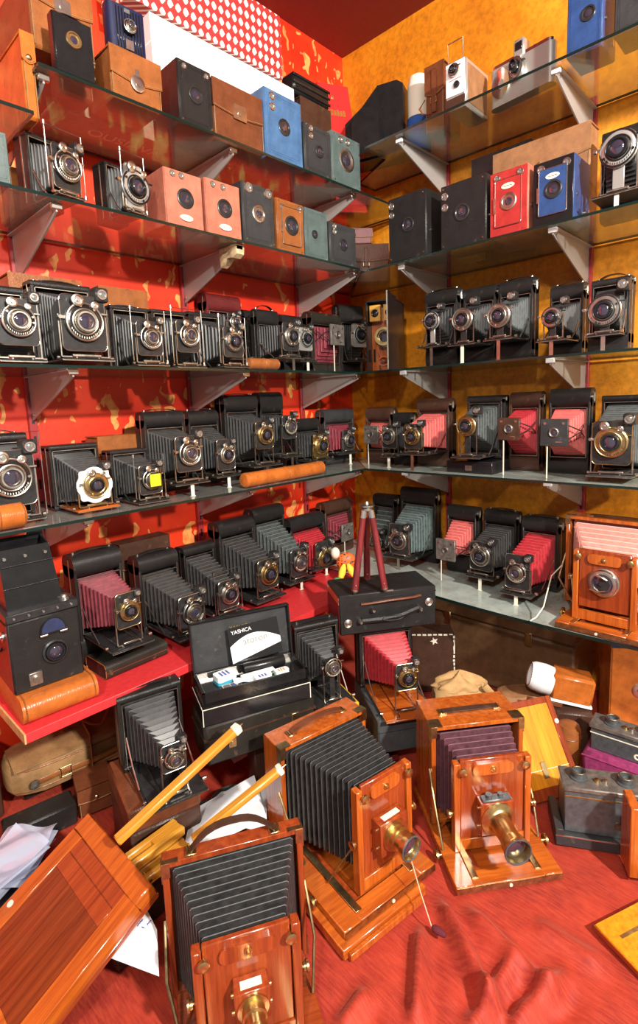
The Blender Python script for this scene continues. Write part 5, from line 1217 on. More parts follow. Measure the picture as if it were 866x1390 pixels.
# camera P1 with brown box below it
zp = .935
c, w, an = edge((168, 1050), (253, 1020), zp)
REPORT.append(('P1', [round(x, 3) for x in c], round(w, 3), round(math.degrees(an), 1)))
an = radians(-13); pr1 = rz2(an); pb1 = Vector((-pr1.y, pr1.x, 0))
h = height_to(c, 936); e, lz = axis_hit(c, an, 239, 1025, .05, .125); dd = (c-CAM).dot(VF)-.1; Rm_ = 14*dd/FPX
REPORT.append(('P1', h, e, lz))
T = thing('leather_box', 'dark brown leather box lying under the large folding camera, left of the tripod rods', 'box', Vector((c.x, c.y, ZT+.001))-pb1*(e*.85)-pr1*.012, an)
bh = zp-ZT-.0015
obj('box_body', MB().box(-w*.55, w*.5, 0, e+.04, 0, bh*.72, .004), 'dark_brown_leather', T); obj('lid', MB().box(-w*.56, w*.51, -.001, e+.041, bh*.72, bh, .004), 'brown_leather', T)
obj('lid_stud', MB().lathe((-w*.5, -.001, bh*.84), (0, -1, 0), [(.005, 0), (.004, .002), (.0001, .0025)], 14), 'nickel', T)
folder('large black folding camera with square finder behind the yellow tripod legs', c, an, w, h, .042, e, lz, Rm_, hb=.08, ct=.09, handle=True, stand=False, bedx=.02, rise=.004)

# black box camera with tripod, and the cameras it stands on
zb_ = 1.07
c, w, an = edge((462, 864), (592, 847), zb_); h = height_to(c, 800)
REPORT.append(('bigbox', [round(x, 3) for x in c], round(w, 3), round(math.degrees(an), 1), round(h, 3)))
h = min(h, .1); bd_ = .125
T = thing('folded_camera', 'closed black leather camera case with carrying strap under the burgundy tripod', 'camera', c, an)
obj('body', MB().box(-w/2, w/2, 0, bd_, 0, h, .003), 'black_leather', T)
obj('side_wood', MB().box(-w/2-.0012, -w/2+.001, .004, bd_-.004, h*.75, h*.92), 'orange_wood', T)
obj('side_leather', MB().box(-w/2-.001, -w/2+.001, .004, bd_-.004, .004, h*.72), 'maroon_leather', T)
obj('lid_line', MB().box(-w/2-.0006, w/2+.0006, -.0008, bd_, h*.86, h*.872), 'enamel', T)
m = MB().tube([(-w*.28, -.002, h*.74), (-w*.2, -.009, h*.77), (0, -.011, h*.8), (w*.25, -.009, h*.8), (w*.33, -.002, h*.8)], .0045, 8, .6); S = obj('rubbed_grip', m, 'brown_leather', T)
m = MB().tube([(-w*.28, -.003, h*.34), (-w*.1, -.010, h*.36), (w*.1, -.011, h*.4), (w*.3, -.003, h*.5)], .008, 8, .9, up=(0, 1, 0)); S = obj('handle', m, 'black_leather', T)
obj('embossed_oval', MB().tube([(w*.02+.026*cos(k*pi/12), -.0185-.0*k, h*.385+.006*sin(k*pi/12)) for k in range(24)], .0008, 5, closed=True), 'charcoal_leather', S)
for (fx, fz) in ((-.42, .3), (.42, .6)):
    q = obj('finder_window', MB().ring((w*fx, -.002, h*fz), (0, 1, 0), .009, .0016).lathe((w*fx, 0, h*fz), (0, -1, 0), [(.009, 0), (.006, .002), (.0001, .003)], 20), 'nickel', T)
for (fx, fz) in ((-.3, .33), (.32, .47), (-.17, .58)): obj('strap_stud', MB().lathe((w*fx, -.001, h*fz), (0, -1, 0), [(.006, 0), (.006, .009), (.003, .014), (.0001, .014)], 14), 'aged_nickel', T)
obj('latch', MB().box(-.012, .012, -.002, .004, h-.001, h+.002), 'nickel', T)
BX, BA, BH = c, an, h; br = rz2(an); bb = Vector((-br.y, br.x, 0))
# tripod
zt_ = zb_+h+.0005
f1, f2, f3 = P(481, 807, zt_), P(523, 804, zt_), P(499, 793, zt_)
top = (f1+f2+f3)/3; ht = bis(lambda q: proj(top+Vector((0, 0, q)))[1]-692, .05, .5)
REPORT.append(('tripod', [round(x, 3) for x in f1], [round(x, 3) for x in f2], [round(x, 3) for x in f3], round(ht, 3)))
f3 = f3 + (f3-(f1+f2)/2)*.3
T = thing('tabletop_tripod', 'small folding tripod with burgundy legs standing on the black camera case', 'tripod', (top.x, top.y, zt_), 0)
for i, f in enumerate((f1, f2, f3)):
    a0 = Vector((f.x-top.x, f.y-top.y, .0)); hd = a0.normalized()*.010 + Vector((0, 0, ht))
    dv = (hd-a0); p0 = a0+dv*.04
    q = obj('leg', MB().cyl(p0, a0+dv*.93, .0085, .0075, 16), 'burgundy_wood', T)
    obj('foot_tip', MB().lathe(a0, dv, [(.0015, 0), (.004, .004), (.0086, .008), (.009, .012)], 14), 'nickel', q)
    obj('top_ferrule', MB().cyl(a0+dv*.91, a0+dv*1.0, .0088, .008, 16), 'chrome', q)
    obj('leg_rivet', MB().ell(a0+dv*.12+Vector((-.006, -.0062, 0)), (.0018, .0018, .0018), 8, 6), 'nickel', q)
obj('head', MB().lathe((0, 0, ht-.004), (0, 0, 1), [(.010, 0), (.014, .003), (.014, .008), (.010, .010), (.018, .012), (.018, .016), (.006, .018), (.0045, .024), (.0001, .025)], 24), 'nickel', T)

zc = .922
c = BX + bb*.012 + br*(-.004); c.z = zc
c3 = c
pw = .135; hgt = zb_-zc-.0008
e, lz = axis_hit(c, BA, 552, 908, .03, .14)
REPORT.append(('P3', e, lz, [round(x, 3) for x in c]))
folder('folding camera with bright red bellows and wooden bed standing below the tripod', c+bb*.002, BA, pw, hgt, .05, e, min(lz, .093), .022, style='gold', front='frame', bel='bellows_red', hb=.06, ct=.08, bed='orange_wood_flat', stand=False, bedx=.03)
T = thing('leather_box', 'dark grey leather box lying beneath the red-bellows camera with wooden bed', 'box', Vector((c.x, c.y, .84))-bb*(e+.005), BA)
bh = zc-.84-.0005
cuboid('leather_box', 'dark box hidden below the dark grey leather box', 'box', Vector((c.x, c.y, ZT+.001))+bb*.02-br*.01, BA, .08, .08, .0635, 'worn_black', .003)
obj('box_body', MB().box(-.07, .07, 0, e+.06, 0, bh, .004), 'grey_leather', T); obj('seam', MB().box(-.0705, .0705, -.0006, e+.0606, bh*.62, bh*.64), 'charcoal_leather', T)
# camera P2
zc2 = .952
c, w, an = edge((404, 945), (462, 929), zc2)
an = radians(-22); h = height_to(c, 846); e, lz = axis_hit(c, an, 450, 903, .04, .12)
REPORT.append(('P2', [round(x, 3) for x in c], w, h, e, lz))
folder('black folding camera with thin cord on top, between presentation box and red-bellows camera', c, an, w, h, .042, e, lz, 13*((c-CAM).dot(VF)-.07)/FPX, hb=.07, ct=.08, stand=False, style='round', front='bare', bedx=.022, handle=True, rise=.003)
P2c, P2r = c, rz2(an); P2b = Vector((-P2r.y, P2r.x, 0))
T = cuboid('carton', 'yellow cardboard box under the black folding camera beside the presentation box', 'box', Vector((c.x, c.y, ZT+.001))-P2b*(e+.016)+P2r*.006, an, w*.95, e+.06, zc2-ZT-.0015, 'yellow_card', .001)
obj('lid_edge', MB().box(-w*.626, w*.626, -.0008, .0005, .045, .0465), 'orange_leather', T)

# ------------------------------------------------------------------ left heap under the red board
def blob_case(label, c, an, L, W, H, skin, name='leather_satchel'):
    T = thing(name, label, 'leather bag', c, an, 'leather camera cases')
    n = 30; pts = []
    for k in range(n):
        a = 2*pi*k/n; q = 1/((abs(cos(a))**4+abs(sin(a))**4)**.25); pts.append((L/2*cos(a)*q, W/2*sin(a)*q))
    v = []; f = []
    prof = ((.94, 0), (1, .18), (1, .75), (.95, .93), (.8, 1.0))
    for s, z in prof:
        for (x, y) in pts: v.append((x*s if s < .9 else x*(s+.05), y*s, z*H+.004*sin(x*40)))
    v = [(x, y, max(z, 0.0)) for x, y, z in v]
    for i in range(len(prof)-1):
        for k in range(n): f.append((i*n+k, i*n+(k+1)%n, (i+1)*n+(k+1)%n, (i+1)*n+k))
    f.append(tuple(range(n))); f.append(tuple((len(prof)-1)*n+k for k in range(n)))
    obj('bag_body', MB().add(v, f), skin, T)
    for z in (.15, .8): obj('piping', MB().tube([(x*1.005, y*1.005, z*H+.002) for x, y in pts], .0018, 6, closed=True), 'tan_leather', T)
    return T
c = P(92, 1045, .80); c.z = ZT+.001
REPORT.append(('satchel', [round(x, 3) for x in c]))
rs = radians(-6)
T = blob_case('long tan leather satchel with buckled straps lying beneath the red board', Vector((-1.165, -.115, ZT+.05)), rs, .27, .12, .07, 'pale_tan_leather')
obj('flap', MB().grid(lambda u, v: (-.13+.13*u, -.063+.10*v, .070+.006*sin(pi*v)+.001), 8, 8, .003), 'pale_tan_leather', T)
obj('strap', MB().tube([(.02, -.066, .01), (.02, -.068, .05), (.025, -.05, .077), (.03, .04, .077), (.035, .06, .05)], .006, 8, .25, up=(1, 0, 0)), 'tan_leather', T)
obj('strap', MB().tube([(-.1, -.064, .03), (-.05, -.070, .035), (.02, -.070, .03), (.08, -.068, .032)], .006, 8, .25, up=(0, 1, 0)), 'tan_leather', T)
obj('buckle', MB().tube([(-.045, -.073, .025), (-.025, -.073, .025), (-.025, -.073, .045), (-.045, -.073, .045)], .0016, 6, closed=True), 'dark_brass', T)
obj('shoulder_strap', MB().tube([(-.02+.015*k, .0+.03*sin(k*.9), .082+.010*sin(k*.7)**2) for k in range(10)], .0055, 8, .25), 'tan_leather', T)
obj('end_stud', MB().lathe((-.095, -.066, .03), (0, -1, 0), [(.010, 0), (.009, .003), (.004, .004), (.0001, .004)], 18), 'aged_nickel', T)
cuboid('leather_box', 'black grained leather box under the front of the tan satchel', 'box', Vector((-1.28, -.24, ZT+.001)), radians(-8), .13, .055, .048, 'black_leather', .004)
cuboid('leather_box', 'low black leather box in the shadow behind the tan satchel', 'box', Vector((-1.12, -.105, ZT+.001)), radians(-4), .3, .09, .048, 'black_leather', .004)
c, w, an = edge((112, 1118), (172, 1088), ZT+.001)
REPORT.append(('brown case', [round(x, 3) for x in c], w, math.degrees(an)))
T = leather_case('brown leather case with metal ring stud left of the large folding camera', c+Vector((-.01, .01, 0)), radians(-14), .072, .062, .08, 'brown_leather', clasp='stud', flap=.45)
T = thing('camera_case', 'dark leather case at the left edge beneath the red board corner', 'camera case', Vector((-1.40, -.12, ZT+.001)), radians(10), 'leather camera cases')
obj('case_body', MB().box(-.09, .09, 0, .1, 0, .13, .004), 'dark_brown_leather', T); obj('lid', MB().box(-.091, .091, -.001, .101, .131, .17, .004), 'worn_black', T)
# plastic sleeves
for i, (x, y, z, rz, L) in enumerate(((-1.36, -.31, .0, .5, .13), (-1.355, -.345, .026, .8, .12), (-1.385, -.37, .052, .3, .12))):
    T = thing('plastic_sleeve', ('crumpled clear plastic sleeve at the left edge, lowest of three', 'crumpled clear plastic sleeve at the left edge, between two others', 'crumpled clear plastic sleeve at the left edge, topmost of three')[i], 'plastic bag', (x, y, ZT+.0475+z), rz, 'clear plastic sleeves')
    ph = i*1.7
    obj('sleeve', MB().grid(lambda u, v: (-L/2+L*u, -.045+.09*v, .012+.010*sin(u*7+ph+v*3)*sin(v*4+ph)), 24, 18, .0006), 'clear_plastic', T)
    obj('sleeve_back', MB().grid(lambda u, v: (-L/2+L*u, -.045+.09*v, .003+.003*sin(u*6+ph)*sin(v*5)), 16, 12, .0005), 'clear_plastic', T)
cuboid('leather_box', 'black leather box under the clear plastic sleeves', 'box', Vector((-1.37, -.42, ZT+.001)), radians(10), .15, .16, .045, 'worn_black', .004)

# wooden panel lower left
A = P(120, 1102, .935); B = P(206, 1200, .935)
AB = B-A; wv = Vector((0, -1, 0)); pwid = AB.length
zD = bis(lambda z: P(0, 1232, z).y - A.y, .7, .934); D = P(0, 1232, zD)
REPORT.append(('panel', [round(x, 3) for x in A], [round(x, 3) for x in B], [round(x, 3) for x in D], round(pwid, 3)))
dv = (D-A); tl_ = atan2(-dv.z, -dv.x)   # slope about Y
Lp = .24
T = thing('mahogany_plate_holder', 'orange varnished wooden plate holder lying tilted at the bottom left', 'wooden panel', A, 0)
T.rotation_euler = (0, -tl_, 0) if dv.z < 0 else (0, tl_, 0)
fr = .030; th = .022
m = MB(); m.box(-fr, 0, -pwid, 0, -th, 0, .002).box(-Lp, -Lp+fr, -pwid, 0, -th, 0, .002).box(-Lp+fr, -fr, -fr, 0, -th, -.0002, .001).box(-Lp+fr, -fr, -pwid, -pwid+fr, -th, -.0002, .001)
obj('frame', m, 'orange_wood_flat', T)
obj('inner_panel', MB().box(-Lp+fr, -fr, -pwid+fr, -fr, -th+.002, -.0032), 'dark_mahogany', T)
obj('end_panel', MB().box(-fr-.022, -fr-.001, -pwid+fr+.001, -fr-.001, -.0034, -.0026), 'red_wood_flat', T)
obj('cross_strip', MB().box(-fr-.048, -fr-.0235, -pwid+fr+.001, -fr-.001, -.0034, -.0014, .0004), 'red_wood_flat', T)
obj('lower_rail', MB().box(-Lp, -.001, -pwid+.001, -.001, -th-.010, -th-.0005, .002), 'red_wood_flat', T)
obj('brass_pin', MB().cyl((-.15, -.012, -.001), (-.15, -.012, .0012), .005, n=16), 'ivory', T)
# support blocks below the panel
cuboid('leather_box', 'dark box beneath the raised end of the tilted wooden panel', 'box', Vector((-1.275, -.60, ZT+.001)), radians(0), .05, .15, .066, 'worn_black', .003)

# yellow wooden tripod legs
def rod(label, a, b, wd, th, tipm='ivory'):
    d = b-a; L = d.length; T = thing('wooden_rod', label, 'wooden rod', a, 0, 'yellow wooden tripod legs')
    T.rotation_euler = (0, -math.asin(d.z/L), atan2(d.y, d.x))
    obj('wooden_bar', MB().box(0, L*.95, -wd/2, wd/2, -th/2, th/2, .002), 'yellow_wood_x', T)
    q = obj('end_ferrule', MB().box(L*.94, L, -wd*.55, wd*.55, -th*.6, th*.6, .002), tipm, T)
    obj('ferrule_spike', MB().cyl((L, 0, 0), (L+.008, 0, 0), .003, .001, 10), 'dark_brass', q)
    return T
wood('yellow_wood_x', (.42,.17,.018), (.62,.28,.03), (.74,.39,.06), .38, ax='x')
ra = P(158, 1142, .962); rb = P(325, 986, 1.045)
rod('longer yellow wooden tripod leg slanting in front of the large folding camera', ra, rb, .017, .012)
ra2 = P(262, 1140, .915); rb2 = P(383, 1042, .995)
rod('shorter yellow wooden tripod leg slanting behind the curved strap', ra2, rb2, .016, .012)
REPORT.append(('rods', [round(x, 3) for x in ra], [round(x, 3) for x in rb], [round(x, 3) for x in ra2], [round(x, 3) for x in rb2]))
def slab(label, p, rz, w, d, h, tilt=(0, 0)):
    T = thing('tripod_block', label, 'wooden block', p, rz, 'yellow wooden blocks', tilt)
    obj('upper_tine', MB().box(-w/2, w/2, d*.15, d/2, 0, h, .002), 'yellow_wood_x', T); obj('lower_tine', MB().box(-w/2, w/2, -d/2, -d*.15, 0, h, .002), 'yellow_wood_x', T)
    obj('bridge', MB().box(w*.05, w/2-.002, -d*.16, d*.16, .001, h-.001), 'yellow_wood_x', T); obj('hinge_pin', MB().cyl((-w*.3, -d*.52, h/2), (-w*.3, d*.52, h/2), .003, n=10), 'dark_brass', T)
gp = P(203, 1150, .895)
slab('forked yellow wooden block lying beside the wooden panel corner', Vector((gp.x, gp.y, .885)), radians(4), .12, .034, .016)
gp2 = P(212, 1180, .865)
slab('second forked yellow block, lower than the first and nearer the strapped camera', Vector((gp2.x+.01, gp2.y, .862)), radians(2), .1, .034, .016)
gq = P(205, 1165, .86)
cuboid('leather_box', 'dark box buried under the forked yellow wooden blocks', 'box', Vector((gq.x+.0, gq.y-.03, ZT+.001)), radians(10), .08, .05, .075, 'worn_black', .003)
# papers
def sheet(label, p4, name='paper_sheet', curl=.006, mat='white_paper', marks=None):
    a, b, c_, d_ = [Vector(p) for p in p4]; o = (a+b+c_+d_)/4; T = thing(name, label, 'paper', o, 0, 'loose papers')
    fn = lambda u, v: tuple((a*(1-u)*(1-v)+b*u*(1-v)+c_*u*v+d_*(1-u)*v)-o+Vector((0, 0, curl*sin(pi*u)*sin(2*v+1))))
    obj('sheet', MB().grid(fn, 12, 12, .0007), mat, T)
    if marks:
        m = MB()
        for k, (u0, v0, u1, v1) in enumerate(marks):
            pts = []
            for i in range(9):
                t = i/8; p = Vector(fn(u0+(u1-u0)*t, v0+(v1-v0)*t+.02*sin(i*2.3+k))); pts.append(p+Vector((0, 0, .0012)))
            m.tube(pts, .0006, 5)
        obj('handwriting', m, 'blue_ink', T)
    return T
sheet('large creased white sheet between the two yellow tripod legs', [P(246, 1166, .845), P(264, 1098, .845), P(345, 1052, .86), P(362, 1110, .845)], curl=.008)
sheet('second white sheet lying under the creased one, beside the field camera', [P(270, 1110, .838), P(300, 1075, .842), P(362, 1062, .842), P(362, 1130, .838)], curl=.004)
sheet('small white card sticking out beside the suitcase', [P(306, 1020, .80), P(352, 1002, .80), P(353, 1016, .80), P(318, 1036, .80)], curl=.002)
sheet('white paper with blue handwriting between wooden panel and strapped camera', [P(150, 1300, .86), P(196, 1228, .87), P(213, 1262, .87), P(216, 1325, .86)], curl=.012, marks=[(.55, .3, .75, .35), (.6, .42, .62, .5), (.75, .55, .95, .6)])
cuboid('leather_box', 'dark box beneath the white papers, left of the field camera', 'box', Vector((P(285, 1120, .8).x, P(285, 1120, .8).y-.02, ZT+.001)), radians(-22), .07, .06, .05, 'worn_black', .003)
# round tins
c = P(315, 1066, .80)
T = thing('film_tin', 'flat round dark tin lying beside the suitcase and the field camera', 'tin', Vector((c.x-.03, c.y-.04, ZT+.001)), 0)
T.location.z = ZT+.001
obj('tin_body', MB().lathe((0, 0, 0), (0, 0, 1), [(.043, 0), (.045, .001), (.045, .022), (.043, .024)], 40), 'worn_black', T)
obj('tin_lid', MB().lathe((0, 0, .0242), (0, 0, 1), [(.0462, -.008), (.0462, .004), (.044, .006), (.0001, .0062)], 40), 'tin_green', T)
# small coloured things between the field cameras
for i, (px, py, z, w_, d_, h_, mt, lab, rz) in enumerate(((525, 1022, .031, .09, .035, .012, 'green_plastic', 'bright green flat packet between the two orange field cameras', -15), (520, 1045, .0, .1, .05, .018, 'maroon_leather', 'dark red flat packet under the green one between the field cameras', -10), (512, 1075, .0, .04, .025, .03, 'purple_plush', 'small crimson box between the two field cameras', -30), (548, 1012, .0, .02, .02, .085, 'red_card', 'upright red box against the left side of the purple-bellows camera', -39))):
    p = P(px, py, ZT+z)
    T = cuboid('packet', lab, 'packet', Vector((p.x, p.y, ZT+.001+z)), radians(rz), w_, d_, h_, mt, .001, 'small packets between the field cameras'); obj('wrapper_edge', MB().box(-w_/2-.0003, w_/2+.0003, -.0005, .0006, h_*.45, h_*.55), 'brass' if i == 1 else mt, T)

# ------------------------------------------------------------------ right heap under the glass shelf
T = thing('trunk', 'large dark brown leather trunk against the wall under the lowest glass shelf', 'trunk', Vector((-.18, -.66, ZT+.001)), -pi/2)
obj('trunk_body', MB().box(-.26, .22, 0, .16, 0, .19, .006), 'trunk_leather', T); obj('trunk_lid', MB().box(-.262, .222, -.002, .162, .191, .25, .006), 'trunk_leather', T)
for s in (-.15, .1): obj('latch', MB().box(s-.01, s+.01, -.005, -.001, .16, .2, .001), 'dark_brass', T)
# chipped dark box
c, w, an = edge((566, 893), (622, 897), .86)
REPORT.append(('chipped', [round(x, 3) for x in c], w, math.degrees(an)))
c, w, an = edge((566, 888), (614, 898), .88); 
T = thing('carton', 'dark brown box with torn pale edges behind the canvas bag', 'box', Vector((c.x, c.y, ZT+.001)), radians(-50))
obj('box_body', MB().box(-w*.6, w*.55, 0, .07, 0, .175, .001), 'dark_brown_leather', T)
m = MB()
for k in range(14): m.box(w*.55-.003+random.uniform(-.002, .001), w*.55+.0008, -.0012, .002, .01+k*.0118, .01+k*.0118+random.uniform(.006, .0118))
for k in range(8): m.box(-w*.6+k*w*.143, -w*.6+k*w*.143+w*.1, -.001, .002, .1745-random.uniform(.001, .003), .1757)
st = [((.012 if k % 2 else .005)*cos(k*pi/5)+.0, .155+(.012 if k % 2 else .005)*sin(k*pi/5)) for k in range(10)]
m.prism(st, -.0012, .0004, 'y'); obj('torn_edges', m, 'ivory', T)
# canvas bag
c, w, an = edge((600, 960), (672, 962), .87)
REPORT.append(('canvas', [round(x, 3) for x in c], w, math.degrees(an)))
cz_ = Vector((-.43, -.70, ZT+.001)); 
T = thing('canvas_bag', 'rumpled tan canvas bag behind the purple-bellows field camera', 'bag', cz_, radians(-46))
def cn(u, v):
    x = -.07+.14*u; z = .13*v; return (x*(1-.08*v), .004*sin(u*9)*v-.002, z)
m = MB().box(-.068, .068, 0, .075, 0, .118, .016); obj('bag_body', m, 'canvas', T)
def lump(u, v):
    an_ = 2*pi*u; q = 1+.10*sin(an_*5+v*4)+.07*sin(an_*9-v*7); rr2 = (1-v**2.2)
    return (.066*cos(an_)*q*rr2, .038+.036*sin(an_)*q*rr2, .108+.036*v*(1+.25*sin(an_*3+1)))
obj('gathered_top', MB().grid(lump, 60, 10), 'canvas', T)
obj('shoulder_strap', MB().tube([(.05, -.006, .13), (.075, -.008, .10), (.082, -.006, .05), (.08, .0, .01)], .009, 8, .3, up=(0, 1, 0)), 'canvas', T)
obj('front_pocket', MB().box(-.056, .056, -.008, .002, .01, .098, .006), 'canvas', T)
# brown suede bag behind
T = blob_case('soft reddish brown leather bag between canvas bag and white-lined case', Vector((-.315, -.795, ZT+.001)), radians(-60), .11, .08, .10, 'suede_brown', 'leather_bag')
# white lined case
wl = P(790, 960, .90)
REPORT.append(('whitecase', [round(x, 3) for x in wl]))
T = thing('lens_case', 'orange leather lens case with white lining turned out, below the lowest glass shelf', 'camera case', Vector((-.335, -.885, ZT+.118)), radians(-62), 'leather camera cases', tilt=(0, radians(8)))
obj('case_body', MB().box(-.008, .085, 0, .06, 0, .066, .006), 'orange_leather', T)
obj('white_collar', MB().lathe((-.006, .03, .033), (-1, 0, .12), [(.034, 0), (.036, .02), (.034, .042), (.029, .052), (.027, .052), (.030, .04), (.03, .006)], 28), 'white_card', T)
obj('collar_binding', MB().ring((-.057, .03, .039), (-1, 0, .12), .028, .0014, 30, 6), 'tan_leather', T)
obj('hem', MB().box(-.006, .086, -.001, .061, -.003, .003, .001), 'white_card', T)
obj('hanging_flap', MB().box(-.06, .02, -.006, -.003, -.012, -.002, .001), 'brown_leather', T)
cuboid('leather_box', 'brown leather box under the white-lined lens case', 'box', Vector((-.335, -.93, ZT+.001)), radians(-62), .09, .06, .1, 'dark_brown_leather', .004)
# brown round lens case
p = P(793, 1000, ZT)
T = thing('lens_pouch', 'round brown leather lens pouch behind the amber wooden plate holder', 'camera case', Vector((-.375, -.935, ZT+.001)), 0, 'leather camera cases')
obj('pouch_body', MB().lathe((0, 0, 0), (0, 0, 1), [(.024, 0), (.026, .003), (.026, .085), (.022, .095), (.01, .1), (.0001, .1005)], 26), 'tan_leather', T); obj('pouch_seam', MB().ring((0, 0, .07), (0, 0, 1), .0262, .0012, 28, 5), 'brown_leather', T)
# orange case with blue lining at the right edge
T = thing('binocular_case', 'orange leather case lined in blue, open at the right edge', 'camera case', Vector((-.36, -1.105, ZT+.03)), radians(-58), 'leather camera cases')
q9 = P(826, 975, ZT+.05); w9 = .15; r9 = rz2(radians(-58)); T.location = Vector((q9.x, q9.y, ZT+.001))+r9*w9/2; h9 = height_to(Vector((q9.x, q9.y, ZT+.001)), 880); REPORT.append(('bino', [round(x, 3) for x in q9], h9))
m = MB().box(-w9/2, w9/2, 0, .004, 0, h9, .001).box(-w9/2, w9/2, .076, .08, 0, h9).box(-w9/2, -w9/2+.004, 0, .08, 0, h9).box(w9/2-.004, w9/2, 0, .08, 0, h9).box(-w9/2, w9/2, 0, .08, 0, .004)
obj('case_shell', m, 'orange_leather', T)
obj('blue_lining', MB().box(-w9/2+.004, w9/2-.004, .004, .0052, .1, h9-.001).box(-w9/2+.004, w9/2-.004, .074, .0752, .1, h9+.05).box(-w9/2+.004, -w9/2+.0052, .004, .075, .1, h9-.001).box(-w9/2+.004, w9/2-.004, .004, .075, .1, .104), 'blue_plush', T)
obj('raised_lid', MB().box(-w9/2-.001, w9/2+.001, .0806, .084, h9*.6, h9+.055, .001), 'orange_leather', T)
obj('clasp', MB().lathe((-.008, 0, h9*.55), (0, -1, 0), [(.018, 0), (.018, .002), (.013, .003), (.006, .003), (.006, .006), (.0001, .006)], 28), 'nickel', T)
q = thing('binoculars', 'dark metal binocular lying in the blue-lined orange case', 'binoculars', T.location+Vector((0, 0, .1045)), radians(-58))
obj('barrel', MB().lathe((-.045, .028, .026), (1, 0, 0), [(.014, 0), (.018, .01), (.018, .045), (.016, .06), (.014, .075)], 22), 'gunmetal', q); obj('barrel', MB().lathe((-.035, .056, .024), (1, 0, 0), [(.014, 0), (.016, .01), (.016, .045), (.015, .06), (.013, .075)], 22), 'gunmetal', q)
obj('bridge', MB().cyl((0, .024, .03), (0, .056, .028), .006, n=12), 'nickel', q)

# amber plate holder leaning back
a1 = P(704, 1104, ZT+.002); b1 = P(800, 1078, ZT+.002); c = (a1+b1)/2; w = (b1-a1).length; an = atan2(b1.y-a1.y, b1.x-a1.x)
REPORT.append(('amber', [round(x, 3) for x in a1], [round(x, 3) for x in b1], w, math.degrees(an)))
bk = Vector((-sin(an), cos(an), 0)); 
ph = .155; s_ = bis(lambda s: proj(c+bk*s+Vector((0, 0, ph)))[1]-957, .0, .3)
REPORT.append(('amber lean', s_)); Lh = hypot(ph, s_); tx = math.asin(min(1, s_/Lh))
T = thing('plate_holder', 'open amber wooden plate holder leaning back right of the purple-bellows camera', 'plate holder', c, an)
T.rotation_euler = (-tx, 0, an); T.location.z = ZT+.0125
w = min(w, .15); fb = .014
m = MB().box(-w/2, -w/2+fb, 0, .012, 0, Lh, .0015).box(w/2-fb, w/2, 0, .012, 0, Lh, .0015).box(-w/2+fb, w/2-fb, 0, .012, Lh-fb, Lh-.0002, .001).box(-w/2+fb, w/2-fb, 0, .012, .0002, fb*1.6, .001)
obj('frame', m, 'red_wood', T); obj('panel', MB().box(-w/2+fb, w/2-fb, .002, .010, fb*1.6, Lh-fb), 'amber_wood', T)
obj('pale_rail', MB().box(-w/2+fb, w/2-fb, .0, .003, Lh*.28, Lh*.285), 'ivory', T); obj('hinge_tab', MB().box(-.006, .006, -.0015, .003, Lh*.2, Lh*.36, .0005), 'dark_brass', T)
m = MB()
for s in (-1, 1): m.cyl((s*(w/2-.007), .001, Lh*.72), (s*(w/2-.007), -.002, Lh*.72), .005, n=14)
obj('brass_button', m, 'ivory', T)

# stereo viewer, front right
a1 = P(754, 1147, ZT+.001); b1 = P(857, 1163, ZT+.001); an = atan2(b1.y-a1.y, b1.x-a1.x); w = (b1-a1).length
REPORT.append(('stereo', [round(x, 3) for x in a1], round(w, 3), math.degrees(an)))
w = .18; rr_ = rz2(an); c = a1+rr_*w/2; c.z = ZT+.001
def stereo(label, c, an, w, tray, skin='gunmetal', h=.085, d=.055):
    T = thing('stereo_camera', label, 'stereo camera', c, an, 'grey metal stereo cameras')
    z = 0
    if tray:
        m = MB().box(-w/2, w/2, 0, .09, 0, .022, .002).box(-w/2-.0, -w/2+.014, 0, .09, .022, .034, .001); obj('tray', m, 'charcoal_leather', T); z = .0225
        obj('tray_edge', MB().box(-w/2, w/2, -.0006, .0008, .0205, .0225), 'nickel', T)
    x0 = -w/2+.016 if tray else -w/2
    obj('body', MB().box(x0, w/2-.004, .012, .012+d, z, z+h, .002), skin, T)
    obj('body_trim', MB().box(x0-.0006, w/2-.0034, .0112, .013, z+h-.012, z+h-.010), 'brass' if tray else 'ivory', T)
    tp = obj('top_plate', MB().box(x0-.003, w/2-.001, .008, .016+d, z+h+.0002, z+h+.010, .002), 'plate_grey', T)
    for s in (-.25, .2):
        q = obj('eyepiece', MB().lathe((s*w, .012+d*.5, z+h+.010), (0, 0, 1), [(.016, 0), (.016, .003), (.0125, .004), (.0125, .012), (.0135, .013), (.0135, .015), (.0095, .015), (.0085, .008)], 26), 'gunmetal', T)
        obj('eyepiece_rim', MB().ring((s*w, .012+d*.5, z+h+.0245), (0, 0, 1), .0115, .0014, 26, 6), 'dark_brass', q); obj('lens', MB().lathe((s*w, .012+d*.5, z+h+.016), (0, 0, 1), [(.0095, 0), (.006, .0015), (.0001, .002)], 20), 'lens_glass', q)
    for s in (-.08, -.0): obj('knob', MB().lathe((s*w, .012+d*.4, z+h+.010), (0, 0, 1), [(.005, 0), (.005, .005), (.003, .006), (.0001, .006)], 14), 'brass' if s else 'nickel', T)
    obj('front_hole', MB().lathe((w*.1, .012, z+h*.3), (0, -1, 0), [(.0065, -.0005), (.0065, .0008), (.0035, .0008), (.003, -.0003)], 18), 'dark_brass' if tray else 'ivory', T)
    return T
stereo('dark grey metal stereo camera with two eyepieces standing in its tray, right side', c, an, w, True)
